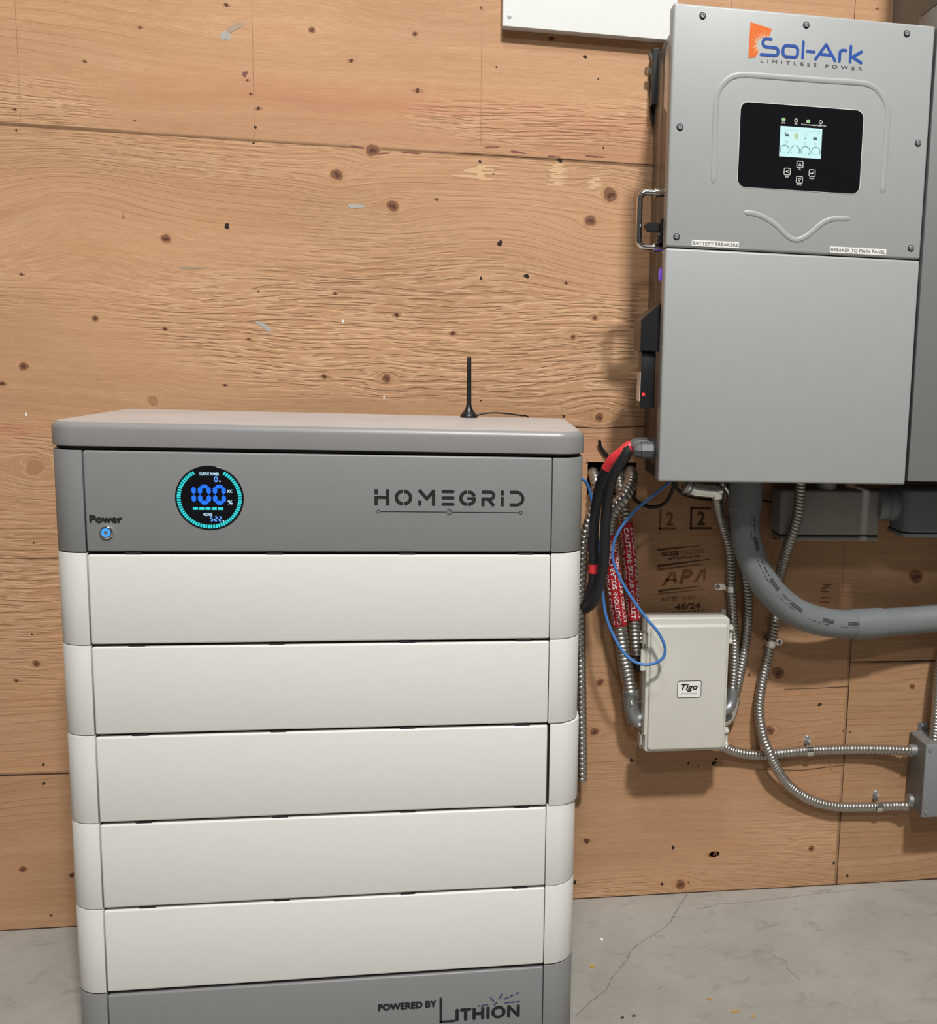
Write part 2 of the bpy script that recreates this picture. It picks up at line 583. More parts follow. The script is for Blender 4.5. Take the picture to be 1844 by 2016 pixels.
# ------------------------------------------------------------------ plywood wall
KNOTS = [(-0.782,1.792,0.0036,'d'),(-0.932,1.741,0.0026,'d'),(-0.632,1.761,0.0054,'r'),(-1.028,1.675,0.0026,'d'),(-0.73,1.614,0.0036,'d'),(-1.149,1.583,0.0025,'d'),(-0.947,1.578,0.0017,'d'),(-0.9,1.369,0.0081,'r'),(-0.791,1.397,0.0055,'k'),(-1.152,1.292,0.0026,'d'),(-0.737,1.279,0.0018,'k'),(-0.748,1.663,0.0022,'d'),(-0.743,1.639,0.0022,'d'),(-0.736,1.58,0.0027,'k'),(-0.74,1.551,0.0022,'k'),(-1.148,1.547,0.0021,'k'),(-0.752,1.674,0.0045,'p'),(-0.445,1.769,0.0047,'r'),(-0.562,1.712,0.0037,'d'),(-0.44,1.667,0.0047,'d'),(-0.322,1.826,0.0029,'r'),(-0.188,1.781,0.0049,'d'),(-0.122,1.753,0.0039,'k'),(-0.292,1.721,0.0019,'k'),(-0.095,1.714,0.002,'k'),(-0.524,1.552,0.0123,'r'),(-0.59,1.503,0.0112,'r'),(-0.487,1.451,0.0114,'r'),(-0.066,1.496,0.0143,'r'),(-0.104,1.444,0.0111,'r'),(-0.282,1.391,0.0059,'k'),(-0.229,1.33,0.005,'k'),(-0.318,1.322,0.003,'k'),(-0.15,1.32,0.0031,'d'),(-0.596,1.281,0.0029,'d'),(-0.48,1.244,0.0048,'d'),(-0.372,1.213,0.0049,'d'),(-0.091,1.254,0.0052,'r'),(-0.134,1.214,0.0052,'r'),(-0.296,1.522,0.0019,'k'),(-0.322,1.544,0.0029,'k'),(-0.167,1.556,0.005,'k'),(-0.082,1.585,0.002,'k'),(-0.404,1.468,0.0029,'d'),(-1.029,1.217,0.0053,'r'),(-0.907,1.202,0.0037,'d'),(-0.757,1.188,0.0027,'d'),(-1.157,1.124,0.0079,'r'),(-1.195,1.091,0.0044,'d'),(-0.618,1.121,0.0048,'d'),(-0.802,1.099,0.0028,'d'),(-0.933,1.066,0.0091,'s'),(-1.033,1.038,0.0045,'s'),(-1.147,0.935,0.0142,'s'),(-0.5,1.121,0.0088,'r'),(-0.15,1.054,0.0031,'k'),(-0.077,1.054,0.0094,'r'),(-0.316,1.082,0.002,'k'),(-1.156,0.79,0.0018,'k'),(-1.168,0.61,0.0018,'k'),(-1.163,0.552,0.0072,'r'),(-1.2,0.518,0.0037,'d'),(-1.16,0.346,0.0028,'k'),(-1.161,0.307,0.0028,'k'),(-1.208,0.13,0.0074,'r'),(-1.118,0.112,0.0057,'d'),(-1.161,0.028,0.0028,'d'),(-0.062,0.491,0.0087,'r'),(-0.071,0.382,0.0099,'r'),(-0.082,0.135,0.0067,'d'),(0.11,0.11,0.0046,'k'),(0.194,0.302,0.0055,'k'),(0.199,0.311,0.003,'k'),(0.137,0.304,0.003,'k'),(0.16,0.297,0.002,'d'),(0.011,0.315,0.0044,'k'),(0.33,0.505,0.015,'r'),(0.265,0.501,0.0034,'d'),(0.429,0.43,0.0047,'k'),(0.643,0.467,0.0072,'r'),(0.318,0.373,0.0116,'r'),(0.203,0.09,0.0081,'r'),(0.428,0.092,0.0072,'r'),(0.484,0.054,0.0036,'k'),(0.518,0.021,0.0036,'k'),(0.488,0.367,0.0024,'k'),(0.503,0.364,0.0023,'d'),(0.634,0.719,0.0167,'r'),(0.308,0.806,0.0056,'d'),(0.13,0.022,0.0116,'r'),(0.088,0.025,0.0035,'k'),(0.147,0.026,0.0023,'k'),(-0.106,0.04,0.0044,'k'),(0.2,0.089,0.0081,'d'),(0.467,1.891,0.0022,'d')]
HX0, HX1, HZ0, HZ1 = -0.0985, 0.003, 0.893, 0.9615


def lattice_noise(x, z, seed):
    xi, zi = np.floor(x).astype(int), np.floor(z).astype(int)
    fx, fz = x - xi, z - zi
    fx = fx * fx * fx * (fx * (fx * 6 - 15) + 10); fz = fz * fz * fz * (fz * (fz * 6 - 15) + 10)

    def h(a, b):
        n = (a * 374761393 + b * 668265263 + seed * 2147483) & 0x7fffffff
        n = ((n ^ (n >> 13)) * 1274126177) & 0x7fffffff
        return ((n ^ (n >> 16)) & 0xffff) / 32767.5 - 1
    return (h(xi, zi) * (1 - fx) + h(xi + 1, zi) * fx) * (1 - fz) + (h(xi, zi + 1) * (1 - fx) + h(xi + 1, zi + 1) * fx) * fz


def smooth(a, b, v):
    t = np.clip((v - a) / (b - a), 0, 1)
    return t * t * (3 - 2 * t)


def wall_material():
    m = bpy.data.materials.new('fir_plywood')
    nt, N, L, B = nodes_of(m)

    def attr(n):
        a = N.new('ShaderNodeAttribute'); a.attribute_name = n
        return a.outputs['Fac']

    def math_(op, a, b=None, c=None):
        n = N.new('ShaderNodeMath'); n.operation = op
        for i, v in enumerate((a, b, c)):
            if v is None: continue
            if isinstance(v, (int, float)): n.inputs[i].default_value = v
            else: L.new(v, n.inputs[i])
        return n.outputs[0]

    def comb(x, y, z):
        n = N.new('ShaderNodeCombineXYZ')
        for i, v in enumerate((x, y, z)):
            if isinstance(v, (int, float)): n.inputs[i].default_value = v
            else: L.new(v, n.inputs[i])
        return n.outputs[0]

    def noise(vec, detail=3, rough=0.55, dist=0.0):
        n = N.new('ShaderNodeTexNoise')
        n.inputs['Scale'].default_value = 1.0
        n.inputs['Detail'].default_value = detail
        n.inputs['Roughness'].default_value = rough
        n.inputs['Distortion'].default_value = dist
        L.new(vec, n.inputs['Vector'])
        return n.outputs['Fac']

    def ramp(v, stops):
        n = N.new('ShaderNodeValToRGB')
        e = n.color_ramp.elements
        while len(e) < len(stops): e.new(0.5)
        for el, (p, c) in zip(e, stops):
            el.position = p
            el.color = (c, c, c, 1) if isinstance(c, (int, float)) else (*c, 1)
        L.new(v, n.inputs[0])
        return n.outputs[0]

    def mix(f, a, b, mode='MIX'):
        n = N.new('ShaderNodeMix'); n.data_type = 'RGBA'; n.blend_type = mode
        for i, v in ((0, f), (6, a), (7, b)):
            if isinstance(v, (int, float)): n.inputs[i].default_value = v
            elif isinstance(v, tuple): n.inputs[i].default_value = (*v, 1)
            else: L.new(v, n.inputs[i])
        return n.outputs[2]

    g = attr('grain'); x = attr('gx'); tone = attr('tone'); redm = attr('red'); rough_m = attr('ridge'); figure = attr('figure')
    broad = noise(comb(math_('MULTIPLY', x, 1.6), 0.0, math_('MULTIPLY', g, 16)), 4, 0.6)
    streak = noise(comb(math_('MULTIPLY', x, 2.2), 5.0, math_('MULTIPLY', g, 130)), 4, 0.62)
    fibre = noise(comb(math_('MULTIPLY', x, 26), 9.0, math_('MULTIPLY', g, 700)), 2, 0.6)
    # growth-ring contour lines
    wob = noise(comb(math_('MULTIPLY', x, 3.0), 2.0, math_('MULTIPLY', g, 30)), 2, 0.5)
    ph = math_('FRACT', math_('ADD', math_('MULTIPLY', g, 62.0), math_('MULTIPLY', wob, 1.5)))
    line = ramp(ph, [(0.0, 0.0), (0.45, 0.12), (0.78, 0.6), (0.86, 1.0), (0.93, 0.1), (1.0, 0.0)])
    # short broken ridges of torn earlywood
    rid = noise(comb(math_('MULTIPLY', x, 11), 4.0, math_('MULTIPLY', g, 165)), 2, 0.5, 0.25)
    ridge = ramp(rid, [(0.0, 0.0), (0.42, 0.15), (0.52, 0.85), (1.0, 1.0)])
    dash = ramp(rid, [(0.40, 0.0), (0.445, 1.0), (0.47, 0.0)])

    base = mix(ramp(broad, [(0.28, 0.0), (0.72, 1.0)]), (0.500, 0.285, 0.150), (0.600, 0.370, 0.212))
    base = mix(math_('MULTIPLY', ramp(streak, [(0.38, 1.0), (0.60, 0.0)]), 0.22), base, (0.38, 0.185, 0.082))
    base = mix(math_('MULTIPLY', math_('MULTIPLY', line, figure), 0.34), base, (0.36, 0.175, 0.078))
    base = mix(math_('MULTIPLY', ramp(fibre, [(0.40, 1.0), (0.62, 0.0)]), 0.24), base, (0.28, 0.12, 0.05))
    base = mix(math_('MULTIPLY', math_('MULTIPLY', dash, rough_m), 0.30), base, (0.26, 0.115, 0.05))  # thin dark dashes: ridge shadows painted into the wood colour
    lite = ramp(rid, [(0.47, 0.0), (0.51, 1.0), (0.57, 0.0)])
    base = mix(math_('MULTIPLY', math_('MULTIPLY', lite, rough_m), 0.55), base, (0.72, 0.49, 0.30))  # pale dashes: highlights along the ridges, painted as colour
    grainy = noise(comb(math_('MULTIPLY', x, 160), 1.0, math_('MULTIPLY', g, 1000)), 2, 0.6)
    base = mix(math_('MULTIPLY', ramp(grainy, [(0.35, 1.0), (0.65, 0.0)]), 0.20), base, (0.30, 0.14, 0.065))
    base = mix(math_('MULTIPLY', redm, 0.55), base, (0.42, 0.155, 0.085))
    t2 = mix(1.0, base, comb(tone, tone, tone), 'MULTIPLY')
    L.new(t2, B.inputs['Base Color'])
    B.inputs['Roughness'].default_value = 0.62
    B.inputs['Specular IOR Level'].default_value = 0.3
    h = math_('ADD', math_('MULTIPLY', math_('MULTIPLY', ridge, rough_m), 1.0), math_('MULTIPLY', math_('MULTIPLY', line, figure), -0.22))
    h = math_('ADD', h, math_('MULTIPLY', streak, 0.15))
    h = math_('ADD', h, math_('MULTIPLY', fibre, 0.05))
    b = N.new('ShaderNodeBump')
    b.inputs['Strength'].default_value = 0.9
    b.inputs['Distance'].default_value = 0.0017
    L.new(h, b.inputs['Height'])
    L.new(b.outputs[0], B.inputs['Normal'])
    return m


def build_wall():
    xs = sorted(set([round(v, 4) for v in list(np.arange(-2.4, -1.31, 0.05)) + list(np.arange(-1.30, 0.80, 0.0065)) + list(np.arange(0.8, 2.0, 0.05)) + [HX0, HX1]]))
    zs = sorted(set([round(v, 4) for v in list(np.arange(0.0, 1.96, 0.0065)) + list(np.arange(1.96, 2.75, 0.05)) + [HZ0, HZ1]]))
    X, Z = np.meshgrid(np.array(xs), np.array(zs))
    nx, nz = len(xs), len(zs)
    verts = np.stack([X.ravel(), np.zeros(X.size), Z.ravel()], 1)
    ii, jj = np.meshgrid(np.arange(nx - 1), np.arange(nz - 1))
    a = (jj * nx + ii).ravel()
    xc = ((X[:-1, :-1] + X[1:, 1:]) / 2).ravel(); zc = ((Z[:-1, :-1] + Z[1:, 1:]) / 2).ravel()
    keep = ~((xc > HX0) & (xc < HX1) & (zc > HZ0) & (zc < HZ1))
    a = a[keep]
    faces = np.stack([a, a + 1, a + nx + 1, a + nx], 1)
    bm = bmesh.new()
    bv = [bm.verts.new(v) for v in verts]
    for f in faces: bm.faces.new([bv[i] for i in f])
    n_base = len(bv)
    # thickness: back board and the sides of the cable hole
    for q in [((-2.4, 0.0), (2.0, 0.0)), ((2.0, 0.0), (2.0, 2.75)), ((2.0, 2.75), (-2.4, 2.75)), ((-2.4, 2.75), (-2.4, 0.0))]:
        f = bm.faces.new([bm.verts.new(p) for p in [(q[0][0], 0.0, q[0][1]), (q[0][0], 0.12, q[0][1]), (q[1][0], 0.12, q[1][1]), (q[1][0], 0.0, q[1][1])]])
    f = bm.faces.new([bm.verts.new(p) for p in [(-2.4, 0.12, 0), (-2.4, 0.12, 2.75), (2.0, 0.12, 2.75), (2.0, 0.12, 0)]])
    hole = [(HX0, HZ0), (HX1, HZ0), (HX1, HZ1), (HX0, HZ1)]
    for p, q in zip(hole, hole[1:] + hole[:1]):
        f = bm.faces.new([bm.verts.new(v) for v in [(p[0], 0, p[1]), (q[0], 0, q[1]), (q[0], 0.018, q[1]), (p[0], 0.018, p[1])]])
        f.material_index = 1
    ex = 0.05
    cav = [(HX0 - ex, HZ0 - ex), (HX1 + ex, HZ0 - ex), (HX1 + ex, HZ1 + ex), (HX0 - ex, HZ1 + ex)]
    for p, q in zip(cav, cav[1:] + cav[:1]):
        f = bm.faces.new([bm.verts.new(v) for v in [(p[0], 0.018, p[1]), (q[0], 0.018, q[1]), (q[0], 0.1, q[1]), (p[0], 0.1, p[1])]])
        f.material_index = 2
    f = bm.faces.new([bm.verts.new((p[0], 0.1, p[1])) for p in cav]); f.material_index = 2
    # seams between sheets (dark) and fine veneer / chalk lines
    rnd = random.Random(3)

    def seam(pts, w, mi, jit=0.0006, y=-0.0003):
        P = []
        for p, q in zip(pts, pts[1:]):
            L_ = math.hypot(q[0] - p[0], q[1] - p[1]); k = max(1, int(L_ / 0.03))
            for i in range(k): P.append((p[0] + (q[0] - p[0]) * i / k, p[1] + (q[1] - p[1]) * i / k))
        P.append(pts[-1])
        hv = abs(pts[-1][0] - pts[0][0]) > abs(pts[-1][1] - pts[0][1])
        rows = []
        for p in P:
            j = rnd.uniform(-jit, jit); ww = w * rnd.uniform(0.6, 1.25) / 2
            rows.append((bm.verts.new((p[0], y, p[1] + j - ww)), bm.verts.new((p[0], y, p[1] + j + ww))) if hv else
                        (bm.verts.new((p[0] + j - ww, y, p[1])), bm.verts.new((p[0] + j + ww, y, p[1]))))
        for r, s in zip(rows, rows[1:]):
            f = bm.faces.new((r[0], s[0], s[1], r[1])); f.material_index = mi
            f.normal_update()
            if f.normal.y > 0: f.normal_flip()
    seam([(-2.4, 1.561), (-0.74, 1.5545), (-0.3, 1.557)], 0.0005, 4, 0.0003)
    seam([(-0.36, 1.5565), (0.45, 1.561)], 0.0012, 3)
    for xx, z0 in ((-1.1395, 1.563), (-0.738, 1.557), (-0.3205, 1.575), (0.165, 1.6)):
        seam([(xx, z0), (xx + 0.002, 2.75)], 0.0007, 4, 0.0002)
    seam([(0.420, 1.56), (0.420, 2.75)], 0.0014, 3, 0.0002)
    seam([(0.4935, 1.7), (0.4935, 2.75)], 0.0009, 4, 0.0002)
    seam([(0.4935, 0.0), (0.4940, 0.632), (0.4660, 0.640)], 0.0022, 3, 0.0003)
    seam([(0.466, 0.64), (0.466, 0.80)], 0.0009, 4, 0.0002)
    seam([(0.4935, 0.526), (2.0, 0.524)], 0.0030, 3, 0.0005)
    seam([(0.345, 0.467), (0.4935, 0.469)], 0.0016, 3)
    seam([(0.27, 0.285), (0.40, 0.279), (0.4935, 0.287)], 0.0014, 3)
    seam([(-2.4, 0.758), (-0.9, 0.7595)], 0.0011, 3)
    seam([(-2.4, 0.3265), (-0.9, 0.3265)], 0.0024, 3, 0.0003)
    seam([(-0.15, 1.0335), (-0.08, 1.031), (0.0, 1.0365), (0.02, 1.036)], 0.0021, 3)
    seam([(-0.1, 0.312), (0.02, 0.315)], 0.0012, 4)
    # bottom edge of the sheets, a little above the slab
    seam([(-2.4, 0.0015), (2.0, 0.0015)], 0.0025, 3, 0.0003)
    for p in [((HX0, HZ1 + 0.0), (HX0 - 0.002, HZ1 + 0.008)), ((HX1, HZ1 - 0.002), (HX1 + 0.012, HZ1 - 0.003)), ((HX0 - 0.006, HZ1 - 0.002), (HX0, HZ1 - 0.003))]:
        seam(list(p), 0.001, 3, 0.0)
    # knots, nail holes and stains
    kslot = {'r': 5, 'd': 6, 'k': 7, 's': 8, 'p': 9}

    def blob(x, z, rx, rz, y, mi, jit=0.16, n=18, tilt=0.0):
        ph = rnd.uniform(0, 6.3)
        pts = []
        for i in range(n):
            t = 2 * math.pi * i / n
            k = 1 + jit * (0.6 * math.sin(2 * t + ph) + 0.4 * math.sin(3 * t + 2 * ph) + rnd.uniform(-0.3, 0.3))
            ux, uz = rx * k * math.cos(t), rz * k * math.sin(t)
            pts.append((x + ux * math.cos(tilt) - uz * math.sin(tilt), z + ux * math.sin(tilt) + uz * math.cos(tilt)))
        quad(bm, pts, y, mi)
    for (x, z, r, t) in KNOTS:
        if t == 'r':
            blob(x, z, r * 1.35, r * 1.2, -0.0003, 10, 0.12)
            blob(x, z, r * 0.97, r * 0.92, -0.0005, 5, 0.14)
            blob(x + r * 0.05, z - r * 0.05, r * 0.45, r * 0.40, -0.0007, 6, 0.5)
        elif t == 'd':
            blob(x, z, r * 2.2, r * 0.8, -0.0003, 8, 0.25)
            blob(x, z, r * 0.95, r * 0.85, -0.0005, 6, 0.2)
        elif t == 'k':
            blob(x, z, r * 0.9, r * 0.9, -0.0004, 7, 0.3, 12)
        elif t == 's':
            blob(x, z, r, r * 1.05, -0.0004, 8, 0.2)
        else:
            blob(x, z, r, r * 1.1, -0.0004, 9, 0.4)
    for (x, z) in [(-0.505, 1.5475), (-0.45, 1.552), (-0.40, 1.556), (-0.25, 1.566), (-0.10, 1.567), (-0.55, 1.556), (-0.30, 1.572), (-0.18, 1.562)]:
        blob(x, z, rnd.uniform(0.008, 0.02), 0.0016, -0.0004, 9, 0.4, 14, rnd.uniform(-0.1, 0.15))
    blob(-0.7845, 1.7385, 0.008, 0.0095, -0.0005, 11, 0.3)
    blob(-0.768, 1.7545, 0.019, 0.0045, -0.0004, 12, 0.25, 18, 0.6)
    blob(-0.857, 1.318, 0.028, 0.0022, -0.0004, 12, 0.3, 18, 0.05)
    blob(-0.728, 1.2135, 0.013, 0.0055, -0.0005, 11, 0.4, 14, -0.5)
    blob(-0.556, 1.447, 0.016, 0.0042, -0.0004, 11, 0.25, 18, -0.05)
    for (x, z, r) in [(-0.582, 1.229, 0.0026), (-0.505, 1.083, 0.0024), (-1.157, 1.035, 0.0025)]:
        blob(x, z, r * 0.7, r * 1.4, -0.0004, 13, 0.3)
    quad(bm, [(-0.9745, 1.402), (-0.9720, 1.402), (-0.9720, 1.413)], -0.0004, 7)
    # torn, paler patches below the seam
    def torn(x0, x1, z0, z1, n, side):
        for k in range(n):
            zz = z0 + (z1 - z0) * (k + rnd.uniform(-0.3, 0.3)) / n
            hh = (z1 - z0) / n * rnd.uniform(0.5, 0.75)
            t = rnd.uniform(0, 0.45)
            a, b2 = (x0 + (x1 - x0) * t, x1) if side < 0 else (x0, x1 - (x1 - x0) * t)
            if side == 0: a, b2 = x0 + (x1 - x0) * rnd.uniform(0, 0.5), x1 - (x1 - x0) * rnd.uniform(0, 0.5)
            quad(bm, [(a, zz), (a + (b2 - a) * 0.3, zz - hh), (b2, zz - hh * 0.8), (b2, zz + hh * 0.7), (a + (b2 - a) * 0.4, zz + hh)], -0.0003 - 0.00001 * k, 15)
    torn(-0.200, -0.145, 1.508, 1.551, 16, 0)
    torn(-0.122, -0.082, 1.505, 1.530, 10, 0)
    torn(-0.39, -0.26, 1.512, 1.540, 8, 0)
    # faint printed marks on the lower right sheet
    for dz in (0.0, 0.010, 0.024, 0.032):
        blob(0.427, 0.662 + dz, 0.010, 0.0022, -0.0004, 14, 0.4)
    blob(0.43, 0.700, 0.009, 0.003, -0.0004, 14, 0.4)
    stroke(bm, arc(0.51, 0.30, 0.05, 0.05, 175, 215, 10), 0.001, -0.0004, 4)

    # grain field
    V = np.array([v.co[:] for v in bm.verts])
    x, z = V[:, 0], V[:, 2]
    up = z > 1.558
    sheet = np.where(up, 11, 0) + np.where((x > 0.4935) & (z < 0.64), 23, 0) + np.where((x > 0.4935) & (z < 0.525), 31, 0) + np.where((x < 0.4935) & (z < 0.467) & (x > -0.15), 0, 0) + np.where((x < -0.5) & (z < 0.3265), 7, 0)
    sx = x + sheet * 1.7; sz = z + sheet * 0.9
    g = z + sheet * 0.37
    low = lattice_noise(sx / 0.75, sz / 0.20, 1)
    mid = lattice_noise(sx / 0.30, sz / 0.09, 2)
    fig = smooth(-0.25, 0.45, lattice_noise(sx / 0.7, sz / 0.22, 5) + 0.35 * np.exp(-((x + 0.35) / 0.35) ** 2 - ((z - 1.42) / 0.09) ** 2) * 3 + np.exp(-((x + 0.9) / 0.3) ** 2 - ((z - 1.44) / 0.08) ** 2))
    g = g + 0.034 * low + 0.014 * mid
    g = g + 0.006 * x
    # arches seen above the battery on the left and between the big knots
    g = g - 0.050 * np.exp(-((x + 1.05) / 0.13) ** 2 - ((z - 1.42) / 0.10) ** 2)
    g = g - 0.016 * np.exp(-((x + 0.28) / 0.17) ** 2 - ((z - 1.40) / 0.11) ** 2)
    for (kx, kz, r, t) in KNOTS:
        if t not in 'rs' or r < 0.0045: continue
        a = r * (1.9 if r > 0.008 else 1.4)
        dx, dz = (x - kx), (z - kz)
        g = g - dz * a * a / (0.32 * dx * dx + dz * dz + 0.55 * a * a) * np.exp(-(dx / (8 * a)) ** 2 - (dz / (6 * a)) ** 2)
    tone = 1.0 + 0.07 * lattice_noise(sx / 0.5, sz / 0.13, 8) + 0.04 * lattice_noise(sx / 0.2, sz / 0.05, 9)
    tone = tone * np.where(up, 1.03, 1.0) * np.where(sheet >= 23, 0.90, 1.0) * np.where((x > -0.15) & (z < 0.95), 0.90, 1.0) * np.where(sheet == 7, 0.88, 1.0)  # lower sheets toned down: browner plywood, with shade painted into the colour too
    red = np.exp(-((z - (1.640 - 0.035 * (x + 0.7))) / 0.035) ** 2) * smooth(-1.0, -0.85, x) * 0.75
    red = np.maximum(red, np.exp(-((z - 1.575) / 0.014) ** 2) * smooth(-0.75, -0.3, x) * 0.7)
    red = np.maximum(red, np.exp(-((z - 1.010) / 0.017) ** 2) * smooth(-1.04, -1.07, x) * 1.1)
    red = np.maximum(red, np.exp(-((z - 0.995) / 0.05) ** 2) * smooth(-0.2, -0.12, x) * (1 - smooth(0.0, 0.05, x)) * 0.5)
    red = red * (0.75 + 0.5 * lattice_noise(x / 0.12, z / 0.012, 12))
    ridge = smooth(-0.15, 0.35, lattice_noise(sx / 0.45, sz / 0.14, 21) * 0.5 + 0.9 * np.exp(-((z - 1.19) / 0.10) ** 2) * smooth(-1.1, -0.6, x) + 0.55 * np.exp(-((z - 1.63) / 0.06) ** 2) * smooth(-0.9, -0.3, x) - 0.25)
    ridge = np.maximum(ridge, 0.9 * smooth(-1.0, -1.15, x) * np.exp(-((z - 0.70) / 0.2) ** 2))
    ridge = ridge * np.where(x > 0.05, 0.5, 1.0) * (1 - 0.8 * np.exp(-((x + 0.35) / 0.3) ** 2 - ((z - 1.44) / 0.07) ** 2))
    bm.verts.index_update()
    me = bpy.data.meshes.new('wall_back')
    bm.to_mesh(me); bm.free()
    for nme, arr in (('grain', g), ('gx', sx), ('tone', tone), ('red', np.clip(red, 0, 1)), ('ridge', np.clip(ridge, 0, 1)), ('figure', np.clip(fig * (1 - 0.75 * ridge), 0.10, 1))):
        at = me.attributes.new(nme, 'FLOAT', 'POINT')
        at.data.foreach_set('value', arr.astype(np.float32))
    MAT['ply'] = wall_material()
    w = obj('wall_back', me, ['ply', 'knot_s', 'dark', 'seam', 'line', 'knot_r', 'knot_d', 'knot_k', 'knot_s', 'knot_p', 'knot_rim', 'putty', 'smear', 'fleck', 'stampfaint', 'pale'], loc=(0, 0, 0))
    return tag(w, 'knotty fir plywood wall behind the battery and inverter', 'wall', kind='structure')


wall = build_wall()

# mill stamps on the plywood
bm = bmesh.new()
ys = -0.0006


def half_box(x0, x1, z0, z1, w, mi, right=True):
    rect(bm, x0, x0 + w, z0, z1, ys, mi); rect(bm, x0, x1, z0, z0 + w, ys, mi)
    if right: rect(bm, x0, x1 - w, z1 - w, z1, ys, mi)


half_box(0.0545, 0.0905, 0.8207, 0.864, 0.0045, 1, False)
text(bm, '2', 0.0705, 0.0840, 0.8300, 0.8575, ys, 1, bold=0.0011)
half_box(0.1205, 0.1685, 0.8222, 0.869, 0.0045, 0)
text(bm, '2', 0.1370, 0.1520, 0.8320, 0.8590, ys, 0, bold=0.0016)


def slash(x0, z0, x1, z1, w, mi):
    quad(bm, [(x0, z0 - w), (x0 + (x1 - x0) * 0.5, z0 + (z1 - z0) * 0.5 - w * 0.6), (x1, z1 - w * 0.3), (x1 + 0.001, z1), (x0, z0 + w * 0.3)], ys, mi)


slash(0.0531, 0.7790, 0.1446, 0.7873, 0.0035, 0)
text(bm, 'BOISE', 0.0634, 0.0985, 0.7635, 0.7725, ys, 0, bold=0.0006, slope=0.10)
text(bm, 'CASCADE', 0.1035, 0.1530, 0.7665, 0.7755, ys, 1, slope=0.10)
text(bm, 'KETTLE FALLS, WA', 0.0768, 0.1456, 0.7545, 0.7605, ys, 0, bold=0.0003, slope=0.10)
slash(0.0543, 0.7440, 0.1679, 0.7588, 0.004, 0)
slash(0.0545, 0.7365, 0.1540, 0.7480, 0.004, 1)
quad(bm, [(0.0635, 0.7010), (0.0720, 0.7010), (0.0870, 0.7270), (0.0905, 0.7060), (0.0985, 0.7070), (0.0930, 0.7300), (0.0820, 0.7290)], ys, 1)
rect(bm, 0.0745, 0.0930, 0.7115, 0.7150, ys, 1)
text(bm, 'P', 0.1030, 0.1290, 0.7050, 0.7340, ys, 1, shear=0.25, bold=0.0020)
quad(bm, [(0.1330, 0.7080), (0.1400, 0.7090), (0.1530, 0.7310), (0.1540, 0.7120), (0.1580, 0.7125), (0.1590, 0.7360), (0.1480, 0.7350)], ys, 1)
slash(0.0573, 0.6905, 0.1500, 0.7000, 0.0035, 0)
slash(0.0573, 0.6840, 0.1526, 0.6925, 0.0035, 1)
text(bm, 'RATED', 0.0657, 0.1010, 0.6660, 0.6750, ys, 0, slope=0.08)
text(bm, 'SHEA', 0.1090, 0.1401, 0.6690, 0.6790, ys, 1, slope=0.08)
text(bm, '48/24', 0.0949, 0.1495, 0.6475, 0.6600, ys, 0, bold=0.0006, slope=0.07)
text(bm, 'EXPOSURE 1', 0.0897, 0.1560, 0.6360, 0.6435, ys, 0, bold=0.0004, slope=0.07)
st = obj('mill_stamp', bm, ['stamp', 'stampfaint'], wall)
lab(st, 'dark brown printed mill stamps on the plywood')

# ------------------------------------------------------------------ floor


def floor_material():
    m = bpy.data.materials.new('trowelled_concrete')
    nt, N, L, B = nodes_of(m)
    tc = N.new('ShaderNodeTexCoord')

    def noise(s, d, r, dist=0.0, sc=(1, 1, 1)):
        mp = N.new('ShaderNodeMapping'); mp.inputs['Scale'].default_value = sc
        L.new(tc.outputs['Object'], mp.inputs[0])
        n = N.new('ShaderNodeTexNoise')
        n.inputs['Scale'].default_value = s; n.inputs['Detail'].default_value = d
        n.inputs['Roughness'].default_value = r; n.inputs['Distortion'].default_value = dist
        L.new(mp.outputs[0], n.inputs['Vector'])
        return n.outputs['Fac']

    def ramp(v, a, b):
        n = N.new('ShaderNodeMapRange'); n.clamp = True
        n.inputs['From Min'].default_value = a; n.inputs['From Max'].default_value = b
        L.new(v, n.inputs['Value'])
        return n.outputs[0]

    def mix(f, a, b, k=1.0):
        n = N.new('ShaderNodeMix'); n.data_type = 'RGBA'
        mm = N.new('ShaderNodeMath'); mm.operation = 'MULTIPLY'; mm.inputs[1].default_value = k
        L.new(f, mm.inputs[0]); L.new(mm.outputs[0], n.inputs[0])
        for i, v in ((6, a), (7, b)):
            if isinstance(v, tuple): n.inputs[i].default_value = (*v, 1)
            else: L.new(v, n.inputs[i])
        return n.outputs[2]
    c = mix(ramp(noise(3.5, 5, 0.6), 0.35, 0.65), (0.275, 0.258, 0.228), (0.345, 0.326, 0.294))
    c = mix(ramp(noise(14, 5, 0.65, 0.8, (1, 1.8, 1)), 0.56, 0.70), c, (0.205, 0.192, 0.166), 0.6)
    c = mix(ramp(noise(60, 3, 0.6), 0.58, 0.75), c, (0.40, 0.375, 0.335), 0.35)
    c = mix(ramp(noise(300, 2, 0.6), 0.60, 0.75), c, (0.19, 0.17, 0.145), 0.35)
    L.new(c, B.inputs['Base Color'])
    B.inputs['Roughness'].default_value = 0.75
    b = N.new('ShaderNodeBump'); b.inputs['Strength'].default_value = 0.25; b.inputs['Distance'].default_value = 0.002
    L.new(noise(120, 4, 0.6), b.inputs['Height'])
    L.new(b.outputs[0], B.inputs['Normal'])
    return m


